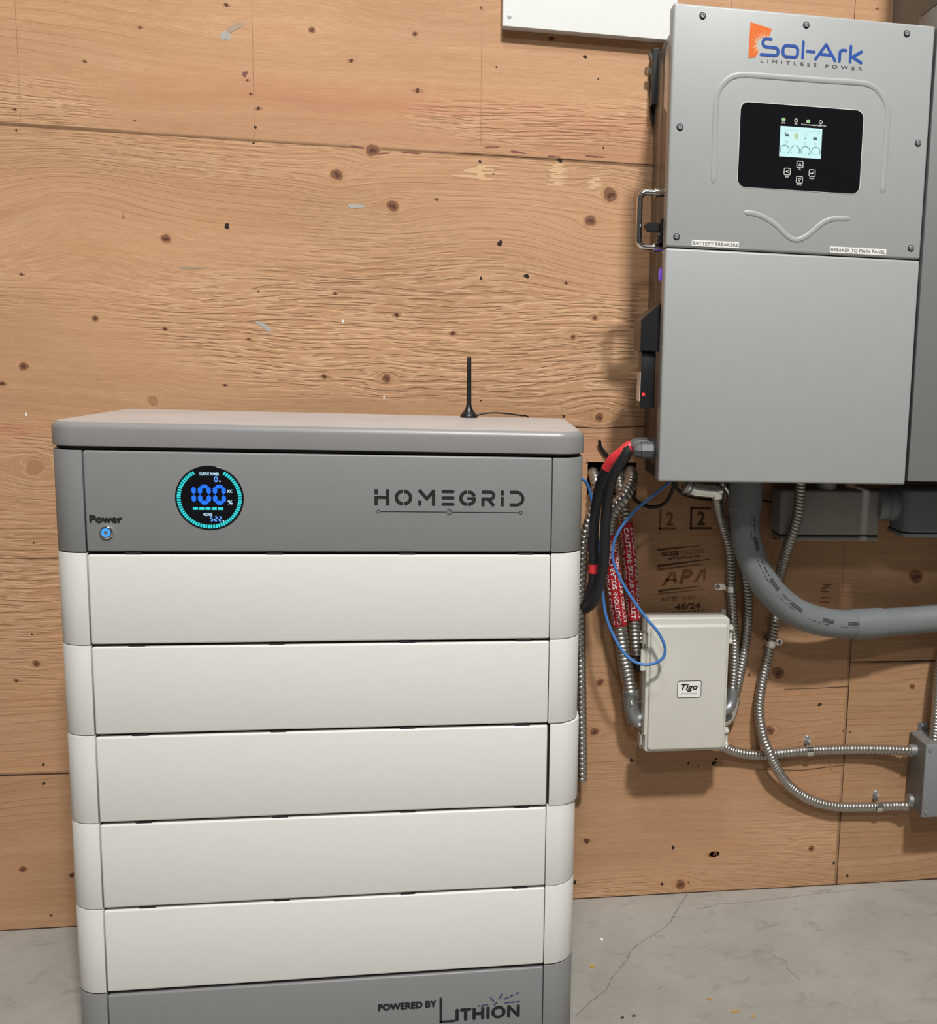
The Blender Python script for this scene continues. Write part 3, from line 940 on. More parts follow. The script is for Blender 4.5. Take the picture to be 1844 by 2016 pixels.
MAT['concrete'] = floor_material()
MAT['crack'] = paint('concrete_crack', (0.15, 0.14, 0.12), 0.9)
bm = bmesh.new()
box(bm, -3.0, 3.0, -4.2, 0.12, -0.12, 0.0)
crack = [(0.1447, -0.0033), (0.118, -0.055), (0.0856, -0.1136), (0.0778, -0.1267), (0.0417, -0.1618), (-0.0002, -0.1948), (-0.0255, -0.2425), (-0.0389, -0.2671), (-0.0597, -0.2986), (-0.0739, -0.3345), (-0.1059, -0.3653), (-0.15, -0.42)]
P = []
for a, b in zip(crack, crack[1:]):
    for k in range(5):
        t = k / 5
        P.append((a[0] + (b[0] - a[0]) * t + random.uniform(-0.0016, 0.0016), a[1] + (b[1] - a[1]) * t + random.uniform(-0.0016, 0.0016)))


def floor_line(P, w):
    rows = []
    for i, p in enumerate(P):
        q = P[min(i + 1, len(P) - 1)]; o = P[max(i - 1, 0)]
        d = Vector((q[0] - o[0], q[1] - o[1])); nn = Vector((-d.y, d.x)).normalized() * w * random.uniform(0.5, 1.3) / 2
        rows.append((bm.verts.new((p[0] - nn.x, p[1] - nn.y, 0.0003)), bm.verts.new((p[0] + nn.x, p[1] + nn.y, 0.0003))))
    for a, b in zip(rows, rows[1:]):
        f = bm.faces.new((a[0], b[0], b[1], a[1])); f.material_index = 1
        f.normal_update()
        if f.normal.z < 0: f.normal_flip()


floor_line(P, 0.0019)
floor_line([(0.17, -0.052), (0.25, -0.054), (0.33, -0.046), (0.43, -0.034), (0.53, -0.028)], 0.001)
floor_line([(0.155, -0.068), (0.18, -0.063), (0.20, -0.058)], 0.0012)
floor_line([(0.27, -0.26), (0.29, -0.285), (0.285, -0.31), (0.30, -0.35)], 0.001)
floor_line([(0.02, -0.345), (0.035, -0.337)], 0.0012)
floor = obj('floor', bm, ['concrete', 'crack'], loc=(0, 0, 0))
tag(floor, 'bare grey concrete floor with a thin crack', 'floor', kind='structure')

# ------------------------------------------------------------------ battery stack
BX0, BX1, BY, BYB = -0.9517, -0.1516, -0.4673, -0.0997
PX0, PX1 = BX0 + 0.0521, BX0 + 0.7484
RC = 0.042


def corner_plan(left):
    """plan of one corner cover: front strip, rounded corner, side"""
    outer = [(PX0 - 0.0009, BY)] + [(BX0 + RC + RC * math.cos(math.radians(a)), BY + RC + RC * math.sin(math.radians(a))) for a in np.linspace(270, 180, 12)] + [(BX0, BYB)]
    t = 0.012
    inner = [(BX0 + t, BYB)] + [(BX0 + RC + (RC - t) * math.cos(math.radians(a)), BY + RC + (RC - t) * math.sin(math.radians(a))) for a in np.linspace(180, 270, 10)] + [(PX0 - 0.0009, BY + t)]
    pts = outer + inner
    if not left: pts = [(BX0 + BX1 - p[0], p[1]) for p in pts]
    return pts


def unit(name, z0, z1, mat, label, cat, group=None, top_gap=0.0035, corner_gap=0.0012, hide=0.0):
    t = thing(name, ((BX0 + BX1) / 2, (BY + BYB) / 2, z0), label, cat, group)
    obj('chassis', prism(bmesh.new(), rrect(BX0 + 0.0135, BX1 - 0.0135, BY + 0.0135, BYB, (0.03, 0.03, 0, 0)), z0, z1), 'chassis', t)
    for left in (True, False):
        obj('corner_cover', prism(bmesh.new(), corner_plan(left), z0 + 0.0002, z1 - corner_gap, bev_lo=0.0006, bev_hi=0.0012, seg=2), mat, t, smooth=40)
    obj('front_panel', new_box(PX0 + 0.0005, PX1 - 0.0005, BY, BY + 0.0125, z0 + 0.0008, z1 - top_gap, bev=0.0030, seg=3), mat, t, smooth=40)
    return t


def copy_tree(o, parent=None):
    c = o.copy()
    COL.objects.link(c)
    WLOC[c] = WLOC[o].copy()
    if parent is not None: c.parent = parent
    for ch in list(o.children): copy_tree(ch, c)
    return c


base = unit('battery_plinth', 0.0, 0.1405, 'grey', 'dark grey base unit at the bottom of the battery stack with printed maker lettering', 'battery plinth')
bm = bmesh.new()
yb = BY - 0.0004
text(bm, 'POWERED BY', -0.478, -0.3837, 0.0775, 0.0888, yb, 0, bold=0.0010)
rect(bm, -0.3779, -0.3735, 0.0470, 0.0938, yb, 0); rect(bm, -0.3779, -0.352, 0.0470, 0.0510, yb, 0)
text(bm, 'ITHION', -0.3500, -0.2440, 0.0490, 0.0700, yb, 0, bold=0.0014, spacing=1.1)
mk = random.Random(2)
for (px, pz, l, a) in [(-0.312, 0.0735, 0.003, 0.2), (-0.306, 0.0735, 0.004, 0.5), (-0.300, 0.0742, 0.0055, 0.4), (-0.290, 0.0835, 0.009, -0.9), (-0.284, 0.0755, 0.006, 0.7),
                       (-0.276, 0.0868, 0.006, 0.7), (-0.274, 0.0910, 0.004, 0.8), (-0.266, 0.0842, 0.007, 0.3), (-0.264, 0.0758, 0.008, 0.15), (-0.257, 0.0885, 0.004, 0.3),
                       (-0.255, 0.0758, 0.005, 0.1), (-0.247, 0.0922, 0.003, 0.6), (-0.2465, 0.0760, 0.006, 0.05)]:
    stroke(bm, [(px - l / 2 * math.cos(a), pz - l / 2 * math.sin(a)), (px + l / 2 * math.cos(a), pz + l / 2 * math.sin(a))], 0.0024, yb, 1)
lab(obj('lettering', bm, ['ink', 'navyink'], base), 'black maker lettering with navy flecks')

ZS = [0.1422, 0.2855, 0.4290, 0.5725, 0.7160, 0.8597]
labels = ['white battery module directly on the grey base, lowest of the five',
          'white battery module, second of the five counted up from the grey base',
          'white battery module in the middle of the stack with a loose right corner cover',
          'white battery module, second below the grey unit with the round display',
          'white battery module directly under the grey unit with the round display']
proto = unit('battery_module', ZS[0], ZS[1] - 0.0001, 'white', labels[0], 'battery', 'white battery modules in the stack')
for x in (-0.835, -0.63, -0.43, -0.245):
    bm = bmesh.new()
    box(bm, x - 0.012, x + 0.012, BY + 0.002, BY + 0.0135, ZS[1] - 0.0034, ZS[1] - 0.0006, 0.0004, 1)
    obj('spacer', bm, 'dark', proto)
for k in range(1, 5):
    c = copy_tree(proto)
    c.location.z = ZS[k]
    c['label'] = labels[k]
    if k == 2:
        cc = [o for o in c.children if o.name.startswith('corner_cover') and o.location.x > 0][0]
        cc.location.x += 0.0035
        cc.location.z -= 0.0008

ctrl = unit('battery_control_unit', 0.8600, 1.0155, 'grey', 'grey control unit on top of the white modules with round blue display', 'battery controller', top_gap=0.0020, corner_gap=0.0020)
bm = bmesh.new()
prism(bm, rrect(BX0 - 0.0012, BX1 + 0.0012, BY - 0.0012, BYB + 0.002, (0.044, 0.044, 0.02, 0.02), 10), 1.0195, 1.0560, bev_hi=0.011, bev_lo=0.0015, seg=5)
MAT['lid'] = paint('dusty_grey_lid', (0.25, 0.245, 0.24), 0.36, var=0.08, scale=7, bump=0.12)
bm.normal_update()
for f in bm.faces:
    if f.normal.z > 0.98: f.material_index = 1
MAT['lid_dust'] = paint('dust_film_on_lid', (0.44, 0.415, 0.40), 0.45, var=0.16, scale=9)
lab(obj('top_cover', bm, ['lid', 'lid_dust'], ctrl, smooth=50), 'grey lid with rounded front corners and dusty top')
obj('seal_strip', prism(bmesh.new(), rrect(BX0 + 0.004, BX1 - 0.004, BY + 0.004, BYB, (0.04, 0.04, 0, 0)), 1.0156, 1.0195), 'dark', ctrl)

# HOMEGRID lettering
H = 0.0252
Wd = 0.0001453
yl = BY - 0.0004
bm = bmesh.new()


def LX(px): return -0.4793 + (px - 97) * Wd


def put(px, f):
    x0 = LX(px); z0 = 0.9350
    f(lambda u, v: (x0 + u * H, z0 + v * H))


def R_(T, u0, u1, v0, v1): a = T(u0, v0); b = T(u1, v1); rect(bm, a[0], b[0], a[1], b[1], yl)


def S_(T, pts, w=0.2): stroke(bm, [T(*p) for p in pts], w * H, yl, caps=False)


def S2(T, pts, w=0.2):
    p = [T(*q) for q in pts]
    stroke(bm, p, w * H, yl, caps=False)


def lH(T): R_(T, 0, .2, .68, 1); R_(T, 0, .2, 0, .58); R_(T, .2, .69, .40, .58); R_(T, .69, .89, 0, 1)


def lO(T):
    S_(T, arc(.53, .5, .43, .40, 96, 264)); S_(T, arc(.53, .5, .43, .40, -84, 84))


def lM(T):
    R_(T, 0, .2, 0, .32); S_(T, [(.06, .98), (.53, .43), (.93, .93)]); R_(T, .83, 1.03, 0, 1)


def lE(T):
    for v in (.1, .5, .9): stroke(bm, [T(.08, v), T(.70, v)], .19 * H, yl)


def lG(T):
    S_(T, arc(.53, .5, .43, .40, 96, 264)); S_(T, arc(.53, .5, .43, .40, 25, 78)); R_(T, .50, 1.04, .40, .56); S_(T, arc(.53, .5, .43, .40, -82, -10))


def lR(T):
    S_(T, [(0.02, .9), (.5, .9)] + arc(.55, .68, .22, .22, 90, -90, 10) + [(.02, .46)], .19); R_(T, 0, .2, 0, .52); S_(T, [(.42, .46), (.78, .02)], .2)


def lI(T): R_(T, 0, .2, .70, 1); R_(T, 0, .2, 0, .60)


def lD(T): S_(T, [(0.0, .9), (.5, .9)] + arc(.42, .5, .40, .40, 90, -90, 14) + [(0.0, .1)], .19)


for px, f in ((97, lH), (308, lO), (555, lM), (803, lE), (990, lG), (1228, lR), (1436, lI), (1535, lD)): put(px, f)
zl = 0.9251
for a, b in ((-0.4705, -0.3700), (-0.3605, -0.2555)): rect(bm, a, b, zl - 0.0005, zl + 0.0005, yl)
for x in (-0.4733, -0.2526): ring_mark(bm, x, zl, 0.0024, 0.0008, yl)
ring_mark(bm, -0.3662, zl, 0.0024, 0.0008, yl)
ring_mark(bm, -0.3662, zl, 0.0049, 0.0010, yl, -120, 110)
lab(obj('lettering', bm, 'ink', ctrl), 'black stencil lettering above a thin line with circles')
bm = bmesh.new()
text(bm, 'Power', -0.8925, -0.8479, 0.9052, 0.9158, yl, 0, bold=0.0011)
obj('button_text', bm, 'ink', ctrl)

# power button
bm = bmesh.new()
lathe(bm, (-0.8700, BY + 0.0005, 0.8905), (0, -1, 0), [(0, 0.0095), (0.0035, 0.0095), (0.0048, 0.0082), (0.0048, 0.0065), (0.0030, 0.0062)], 24, 0)
pb = obj('power_button', bm, 'chrome', ctrl, smooth=40)
bm = bmesh.new()
ring_mark(bm, -0.8700, 0.8905, 0.0048, 0.0036, BY - 0.0046)
lab(obj('button_ring', bm, 'e_ring', pb), 'glowing blue ring')
bm = bmesh.new()
disc(bm, -0.8700, 0.8905, 0.0031, BY - 0.0047)
obj('button_cap', bm, 'cast', pb)

# round display
DX, DZ, DR = -0.7223, 0.9440, 0.0494
bm = bmesh.new()
lathe(bm, (DX, BY + 0.001, DZ), (0, -1, 0), [(0, DR), (0.0016, DR), (0.0022, DR - 0.0008)], 64)
disp = obj('round_display', bm, 'glass', ctrl, smooth=30)
yd = BY - 0.0016
bm = bmesh.new()
for i in range(62):
    a = math.radians(-30.5 + -299.0 * i / 61 + 90 + 0)          # clockwise from right of the gap
    d = Vector((math.cos(a), math.sin(a))); nn = Vector((-d.y, d.x))
    p0, p1 = d * DR * 0.835, d * DR * 0.945
    w0, w1 = 0.00125, 0.00140
    C = Vector((DX, DZ))
    quad(bm, [C + p0 - nn * w0, C + p1 - nn * w1, C + p1 + nn * w1, C + p0 + nn * w0], yd)
for k in range(5):
    x0 = DX + DR * (-0.485 + 0.182 * k)
    rect(bm, x0, x0 + DR * 0.145, DZ - DR * 0.368, DZ - DR * 0.290, yd)
lab(obj('charge_ring', bm, 'e_cyan', disp), 'lit cyan ring of charge ticks and bar')


def seven(bm, x0, x1, z0, z1, segs, w, y):
    gap = w * 0.06
    zm = (z0 + z1) / 2

    def hexv(x, a, b):
        quad(bm, [(x, a + gap), (x + w / 2, a + gap + w * 0.5), (x + w / 2, b - gap - w * 0.5), (x, b - gap), (x - w / 2, b - gap - w * 0.5), (x - w / 2, a + gap + w * 0.5)], y)

    def hexh(z, a, b):
        quad(bm, [(a + gap, z), (a + gap + w * 0.5, z - w / 2), (b - gap - w * 0.5, z - w / 2), (b - gap, z), (b - gap - w * 0.5, z + w / 2), (a + gap + w * 0.5, z + w / 2)], y)
    l, r = x0 + w / 2, x1 - w / 2
    b_, t_ = z0 + w / 2, z1 - w / 2
    if 'a' in segs: hexh(t_, l, r)
    if 'g' in segs: hexh(zm, l, r)
    if 'd' in segs: hexh(b_, l, r)
    if 'f' in segs: hexv(l, zm, t_)
    if 'b' in segs: hexv(r, zm, t_)
    if 'e' in segs: hexv(l, b_, zm)
    if 'c' in segs: hexv(r, b_, zm)


def DPX(u): return DX + DR * u


def DPZ(v): return DZ + DR * v


bm = bmesh.new()
seven(bm, DPX(-0.70), DPX(-0.39), DPZ(-0.205), DPZ(0.42), 'bc', DR * 0.125, yd)
seven(bm, DPX(-0.33), DPX(0.045), DPZ(-0.205), DPZ(0.42), 'abcdef', DR * 0.125, yd)
seven(bm, DPX(0.105), DPX(0.48), DPZ(-0.205), DPZ(0.42), 'abcdef', DR * 0.125, yd)
lab(obj('charge_digits', bm, 'e_blue', disp), 'blue digits reading 100')
bm = bmesh.new()
seven(bm, DPX(0.147), DPX(0.26), DPZ(0.50), DPZ(0.675), 'abcdef', DR * 0.034, yd)
obj('output_digit', bm, 'e_dig', disp)
for k, s in enumerate(('afgcd', 'abged', 'abged')):
    bm = bmesh.new()
    seven(bm, DPX(0.0 + 0.122 * k), DPX(0.10 + 0.122 * k), DPZ(-0.73), DPZ(-0.56), s, DR * 0.034, yd)
    obj('voltage_digit', bm, 'e_dig', disp)
for body, x0, x1, z0, z1 in (('OUTPUT POWER', -0.28, 0.295, 0.70, 0.79), ('SOC', 0.52, 0.67, 0.17, 0.265), ('%', 0.53, 0.67, -0.19, -0.066), ('VOLTAGE', -0.187, 0.067, -0.55, -0.47)):
    bm = bmesh.new()
    text(bm, body, DPX(x0), DPX(x1), DPZ(z0), DPZ(z1), yd, 0, bold=0.0002)
    obj('display_text', bm, 'e_pale', disp)
for x, z in ((0.315, 0.525), (0.39, -0.71)):
    bm = bmesh.new()
    disc(bm, DPX(x), DPZ(z), DR * 0.024, yd, 10)
    obj('decimal_point', bm, 'e_pale', disp)

# antenna on the lid
ant = thing('antenna', (-0.3385, -0.147, 1.056), 'thin black rod antenna standing on the grey battery lid', 'antenna')
bm = bmesh.new()
lathe(bm, (-0.3385, -0.147, 1.056), (0, 0, 1), [(0, 0.0160), (0.004, 0.0160), (0.0055, 0.0148), (0.009, 0.0118), (0.014, 0.0078), (0.020, 0.0055), (0.026, 0.0046)], 28)
obj('antenna_base', bm, 'blackplastic', ant, smooth=50)
bm = bmesh.new()
lathe(bm, (-0.3385, -0.147, 1.082), (0, 0, 1), [(0, 0.0046), (0.05, 0.0042), (0.0845, 0.0039), (0.0865, 0.0032), (0.0872, 0.0015)], 18)
obj('antenna_rod', bm, 'blackplastic', ant, smooth=50)
obj('antenna_cable', ctube([(-0.325, -0.142, 1.0595), (-0.313, -0.137, 1.063), (-0.289, -0.130, 1.065), (-0.265, -0.120, 1.063), (-0.240, -0.104, 1.0595), (-0.226, -0.090, 1.056), (-0.219, -0.080, 1.03), (-0.216, -0.075, 0.98)], 0.0015, n=8), 'black', ant, smooth=60)

# ------------------------------------------------------------------ inverter
IX0, IX1, IY = 0.0, 0.472, -0.285
inv = thing('inverter', (0.236, -0.14, 0.956), 'large grey wall-mounted inverter with black control panel and blue lettering', 'inverter')
bm = bmesh.new()
box(bm, IX0 + 0.016, IX1 - 0.016, -0.252, -0.1065, 0.972, 1.762, 0.003, 2)
box(bm, IX0 + 0.016, IX1 - 0.016, -0.103, -0.008, 0.972, 1.762, 0.003, 2)
lab(obj('cabinet_body', bm, 'solbody', inv, smooth=40), 'satin metal cabinet body')
up = obj('upper_cover', new_box(IX0, IX1, IY, -0.2485, 1.3705, 1.7748, bev=0.0042, seg=3), 'solark', inv, smooth=40)
lo = obj('lower_cover', new_box(IX0, IX1, IY, -0.2485, 0.9560, 1.3685, bev=0.0042, seg=3), 'solark', inv, smooth=40)
obj('foot_bracket', new_box(IX0 + 0.018, IX0 + 0.04, -0.20, -0.02, 0.948, 0.972, bev=0.002), 'blackplastic', inv)
# pressed beads on the upper cover


def bead(pts, w, h):
    bm = bmesh.new()
    path = catmull([(p[0], IY, p[1]) for p in pts], 0.004)
    n = 10
    rings = []
    m_ = len(path)
    for i, p in enumerate(path):
        t = (path[min(i + 1, m_ - 1)] - path[max(i - 1, 0)]).normalized()
        s = Vector((-t.z, 0, t.x))
        e = min(1.0, (min(i, m_ - 1 - i) + 0.3) / 2.0)
        rings.append([bm.verts.new(p + s * (w / 2 * e * math.cos(math.pi * k / n)) + Vector((0, -h * e * math.sin(math.pi * k / n) ** 1.0 + 0.0002, 0))) for k in range(n + 1)])
    for a, b in zip(rings, rings[1:]):
        for k in range(n): bm.faces.new((a[k], a[k + 1], b[k + 1], b[k]))
    bmesh.ops.recalc_face_normals(bm, faces=bm.faces[:])
    for f in bm.faces:
        pass
    return bm


arch = [(0.0816, 1.480), (0.0806, 1.54), (0.0800, 1.602)] + [(0.128 + 0.048 * math.cos(math.radians(a)), 1.618 + 0.0485 * math.sin(math.radians(a))) for a in (170, 150, 130, 110)] + [(0.135, 1.6668), (0.20, 1.6675), (0.27, 1.668), (0.335, 1.6688)] + [(0.340 + 0.053 * math.cos(math.radians(a)), 1.616 + 0.053 * math.sin(math.radians(a))) for a in (70, 50, 30, 10)] + [(0.3933, 1.60), (0.3928, 1.54), (0.392, 1.482)]
obj('arched_bead', bead(arch, 0.0105, 0.0017), 'solark', inv, smooth=60)
obj('wave_bead', bead([(0.1357, 1.4365), (0.155, 1.4350), (0.171, 1.4310), (0.190, 1.4220), (0.2046, 1.4118), (0.219, 1.3995), (0.2355, 1.3935), (0.252, 1.3995), (0.2658, 1.4105), (0.281, 1.4240), (0.2977, 1.4325), (0.315, 1.4350), (0.3356, 1.4355)], 0.0095, 0.0017), 'solark', inv, smooth=60)
# cover screws
for (x, z) in [(0.0507, 1.7566), (0.2345, 1.7568), (0.419, 1.7575), (0.0179, 1.5720), (0.4532, 1.5735), (0.0185, 1.3880), (0.4527, 1.3894)]:
    bm = bmesh.new()
    lathe(bm, (x, IY + 0.001, z), (0, -1, 0), [(0, 0.0060), (0.0013, 0.0060), (0.0013, 0.0050)], 20, 0)
    lathe(bm, (x, IY + 0.001, z), (0, -1, 0), [(0, 0.0042), (0.0030, 0.0042), (0.0040, 0.0030), (0.0040, 0.0018), (0.0030, 0.0016)], 20, 1)
    obj('cover_screw', bm, ['dark', 'cast'], inv, smooth=35)
# stickers
yi = IY - 0.0004
for (x0, x1, z0, z1, s) in [(0.0463, 0.1310, 1.3740, 1.3843, 'BATTERY BREAKERS'), (0.2995, 0.4058, 1.3748, 1.3856, 'BREAKER TO MAIN PANEL')]:
    o = obj('sticker', new_box(x0, x1, IY - 0.0004, IY + 0.0006, z0, z1), 'sticker', inv)
    bm = bmesh.new()
    text(bm, s, x0 + 0.0018, x1 - 0.0018, z0 + 0.0024, z1 - 0.0024, IY - 0.0007, 0, bold=0.00012)
    obj('sticker_text', bm, 'greyink', o)
# logo
bm = bmesh.new()
cxs, czs = 0.1605, 1.7180
fan = [(0.1339, 1.6946), (0.1464, 1.6965)] + arc(cxs, czs, 0.0165, 0.0165, 235, 420 - 360 + 0, 1)[:0]
poly = [(0.1348, 1.7536), (0.1339, 1.6946), (0.1462, 1.6965), (0.1512, 1.7065)] + [(cxs + 0.0125 * math.cos(math.radians(a)), czs + 0.0125 * math.sin(math.radians(a))) for a in range(220, 50, -12)] + [(0.1680, 1.7310), (0.1740, 1.7452)]
vs = [bm.verts.new((p[0], yi, p[1])) for p in poly]
f = bm.faces.new(vs); f.normal_update()
if f.normal.y > 0: f.normal_flip()
bmesh.ops.triangulate(bm, faces=[f])
for i, a in enumerate(range(62, 232, 9)):
    r1 = 0.0125 + (0.013 if i % 2 else 0.0075)
    c, s = math.cos(math.radians(a)), math.sin(math.radians(a))
    quad(bm, [(cxs + 0.0124 * c - 0.0006 * s, czs + 0.0124 * s + 0.0006 * c), (cxs + 0.0124 * c + 0.0006 * s, czs + 0.0124 * s - 0.0006 * c), (cxs + r1 * c, czs + r1 * s)], yi - 0.0002, 1)
lab(obj('logo_mark', bm, ['orange', 'ray'], inv), 'orange sunburst mark')
bm = bmesh.new()


def SX(c): return 0.1553 + (c - 412) / (1640 - 412) * (0.3397 - 0.1553)


w = 0.0051
zb, zt, zx = 1.7022, 1.7275, 1.7205
S_top = zt + 0.0010
lx, rx = SX(432), SX(620)
zmid = (zb + S_top) / 2
hs = (S_top - zb) / 4
stroke(bm, [(SX(530), S_top)] + arc(lx + hs, S_top - hs, hs, hs, 90, 270, 10) + arc(rx - hs, zb + hs, hs, hs, 90, -90, 10) + [(SX(418), zb)], w, yi)


def rr_stroke(x0, x1, z0, z1, r):
    p = []
    for (cx, cz, a) in ((x1 - r, z1 - r, 0), (x0 + r, z1 - r, 90), (x0 + r, z0 + r, 180), (x1 - r, z0 + r, 270)):
        p += arc(cx, cz, r, r, a, a + 90, 6)
    stroke(bm, p, w, yi, closed=True)


rr_stroke(SX(677), SX(852), zb, zx, 0.0065)
stroke(bm, [(SX(915), zb), (SX(915), zt + 0.001)], w, yi)
stroke(bm, [(SX(965), zb + 0.0115), (SX(1055), zb + 0.0115)], w * 0.85, yi)
stroke(bm, [(SX(1072), zb), (SX(1190), zt), (SX(1308), zb)], w, yi)
stroke(bm, [(SX(1120), zb + 0.0085), (SX(1260), zb + 0.0085)], w, yi)
stroke(bm, [(SX(1362), zb), (SX(1362), zx - 0.005)] + arc(SX(1362) + 0.005, zx - 0.005, 0.005, 0.005, 180, 90, 6) + [(SX(1436), zx)], w, yi)
stroke(bm, [(SX(1492), zb), (SX(1492), zt + 0.001)], w, yi)
stroke(bm, [(SX(1625), zx), (SX(1515), zb + 0.0085), (SX(1625), zb)], w, yi)
lab(obj('lettering', bm, 'blueink', inv), 'blue rounded lettering')
bm = bmesh.new()
text(bm, 'LIMITLESS POWER', 0.1558, 0.3404, 1.6893, 1.6950, yi, 0, spacing=1.9)
lab(obj('slogan', bm, 'ink', inv), 'small wide-spaced black slogan')
# control panel
pan = obj('control_panel', prism(bmesh.new(), rrect(0.1240, 0.3480, 1.4790, 1.6220, (0.014,) * 4, 8), IY - 0.0012, IY + 0.001, axis='y', bev_lo=0.0004, seg=1), 'glass', inv)
lab(pan, 'glossy black control panel')
yp = IY - 0.0016
bm = bmesh.new()
prism(bm, rrect(0.1232, 0.3488, 1.4782, 1.6228, (0.0148,) * 4, 8), IY - 0.0006, IY + 0.001, axis='y')
obj('panel_rim', bm, 'sticker', inv)
lcd = obj('lcd_screen', new_box(0.1966, 0.2728, IY - 0.0015, IY - 0.0009, 1.5348, 1.5860), 'e_lcd', pan)
bm = bmesh.new()
yc = IY - 0.0019
for k in range(4):
    ring_mark(bm, 0.2061 + 0.01895 * k, 1.5462, 0.0080, 0.0011, yc, -42, 222, 26)
rect(bm, 0.2570, 0.2640, 1.5660, 1.5710, yc); rect(bm, 0.2058, 0.2125, 1.5688, 1.5735, yc)
stroke(bm, arc(0.2065, 1.5735, 0.0025, 0.0025, 40, 200, 8), 0.0006, yc)
ring_mark(bm, 0.2668, 1.5800, 0.0025, 0.0004, yc)
ring_mark(bm, 0.2035, 1.5805, 0.0025, 0.0004, yc, 200, 400, 14, mi=1)
ring_mark(bm, 0.2425, 1.5730, 0.0030, 0.0006, yc, -50, 230, 16, mi=1); rect(bm, 0.2415, 0.2435, 1.5665, 1.5690, yc)
text(bm, 'SOLAR  ARK  MONITOR', 0.2085, 0.2630, 1.5795, 1.5812, yc, 1) if False else rect(bm, 0.2090, 0.2620, 1.5800, 1.5806, yc, 1)
for x in (0.2092, 0.2425, 0.2605):
    for dz in (0, 0.0028): rect(bm, x - 0.0018, x + 0.0018, 1.5575 + dz, 1.5587 + dz, yc, 1)
for k in range(4): rect(bm, 0.2046 + 0.01895 * k, 0.2076 + 0.01895 * k, 1.5415, 1.5423, yc, 1)
disc(bm, 0.2262, 1.5705, 0.0042, yc, 16, 2, 0.0055)
rect(bm, 0.2246, 0.2278, 1.5672, 1.5735, yc - 0.0001, 1)
obj('lcd_icons', bm, ['lcdink', 'lcdfaint', 'lcdyellow'], pan)
for k, (x, on, s) in enumerate([(0.2016, 1, 'DC'), (0.2243, 0, 'AC'), (0.2465, 1, 'Normal'), (0.2693, 0, 'Alarm')]):
    bm = bmesh.new()
    z = 1.5970
    ring_mark(bm, x, z, 0.0029, 0.0009, yp, n=20, mi=0)
    disc(bm, x, z, 0.0022, yp, 14, 1 if on else 2)
    wl = 0.0015 * len(s) if len(s) < 3 else 0.0023 * len(s) / 1.15
    text(bm, s, x - wl, x + wl, z - 0.0070, z - 0.0046, yp, 0, bold=0.0001) if len(s) > 2 else text(bm, s, x - 0.0028, x + 0.0028, z - 0.0068, z - 0.0044, yp, 0, bold=0.0001)
    obj('indicator_light', bm, ['whiteink', 'e_green', 'dark'], pan)
for (x, z, s, sym) in [(0.2352, 1.5232, 'Up', 'u'), (0.2126, 1.5097, 'Esc', 'l'), (0.2583, 1.5098, 'Enter', 'c'), (0.2356, 1.4972, 'Down', 'd')]:
    bm = bmesh.new()
    p = []
    h, r = 0.0056, 0.0016
    for (cx, cz, a) in ((x + h - r, z + h - r, 0), (x - h + r, z + h - r, 90), (x - h + r, z - h + r, 180), (x + h - r, z - h + r, 270)): p += arc(cx, cz, r, r, a, a + 90, 4)
    stroke(bm, p, 0.0011, yp, closed=True)
    q = 0.0026
    if sym == 'u': stroke(bm, [(x - q, z - q * .8), (x + q, z - q * .8), (x, z + q)], 0.0008, yp, closed=True)
    if sym == 'd': stroke(bm, [(x - q, z + q * .8), (x + q, z + q * .8), (x, z - q)], 0.0008, yp, closed=True)
    if sym == 'l': stroke(bm, [(x + q, z + q * .7), (x - q, z), (x + q, z - q * .7)], 0.0009, yp)
    if sym == 'c': stroke(bm, [(x - q, z - 0.0002), (x - q * .2, z - q * .8), (x + q, z + q)], 0.0013, yp)
    wl = {'Up': 0.0019, 'Esc': 0.0029, 'Enter': 0.0044, 'Down': 0.0046}[s]
    text(bm, s, x - wl, x + wl, z - 0.0098, z - 0.0073, yp, 0, bold=0.0001)
    obj('keypad_button', bm, 'whiteink', pan)
# left side fittings of the inverter
hy = -0.215
bm = bmesh.new()
hp = [(0.016, hy, 1.4712)] + [(-0.026 - 0.012 * math.sin(math.radians(a)), hy, 1.4592 + 0.012 * math.cos(math.radians(a))) for a in (0, 20, 45, 70, 90)] + [(-0.038, hy, 1.42)] + [(-0.026 - 0.012 * math.cos(math.radians(a)), hy, 1.3870 - 0.012 * math.sin(math.radians(a))) for a in (0, 20, 45, 70, 90)] + [(0.016, hy, 1.3750)]
tube(bm, hp, 0.0056, smoothed=False, n=16)
for z in (1.4712, 1.3750):
    lathe(bm, (0.016, hy, z), (-1, 0, 0), [(0, 0.0085), (0.010, 0.0085), (0.0105, 0.0075), (0.0175, 0.0075), (0.018, 0.0085), (0.027, 0.0085), (0.027, 0.006)], 20)
lab(obj('side_handle', bm, 'chrome', inv, smooth=45), 'chrome pull handle')
bm = bmesh.new()
box(bm, -0.004, 0.017, -0.246, -0.205, 1.382, 1.424, 0.002)
prism(bm, [(-0.026, 1.4015), (-0.031, 1.4110), (-0.024, 1.4165), (0.0, 1.4165), (0.0, 1.4010)], -0.236, -0.218, axis='y', bev_lo=0.001, seg=1)
box(bm, -0.008, 0.0, -0.243, -0.222, 1.384, 1.396, 0.001)
lab(obj('disconnect_switch', bm, 'blackplastic', inv), 'black rotary disconnect handle')
bm = bmesh.new()
lathe(bm, (0.0165, -0.240, 1.326), (-1, 0, 0), [(0, 0.011), (0.018, 0.011), (0.019, 0.009)], 20)
lab(obj('push_button', bm, 'e_purple', inv), 'glowing purple side button')
bm = bmesh.new()
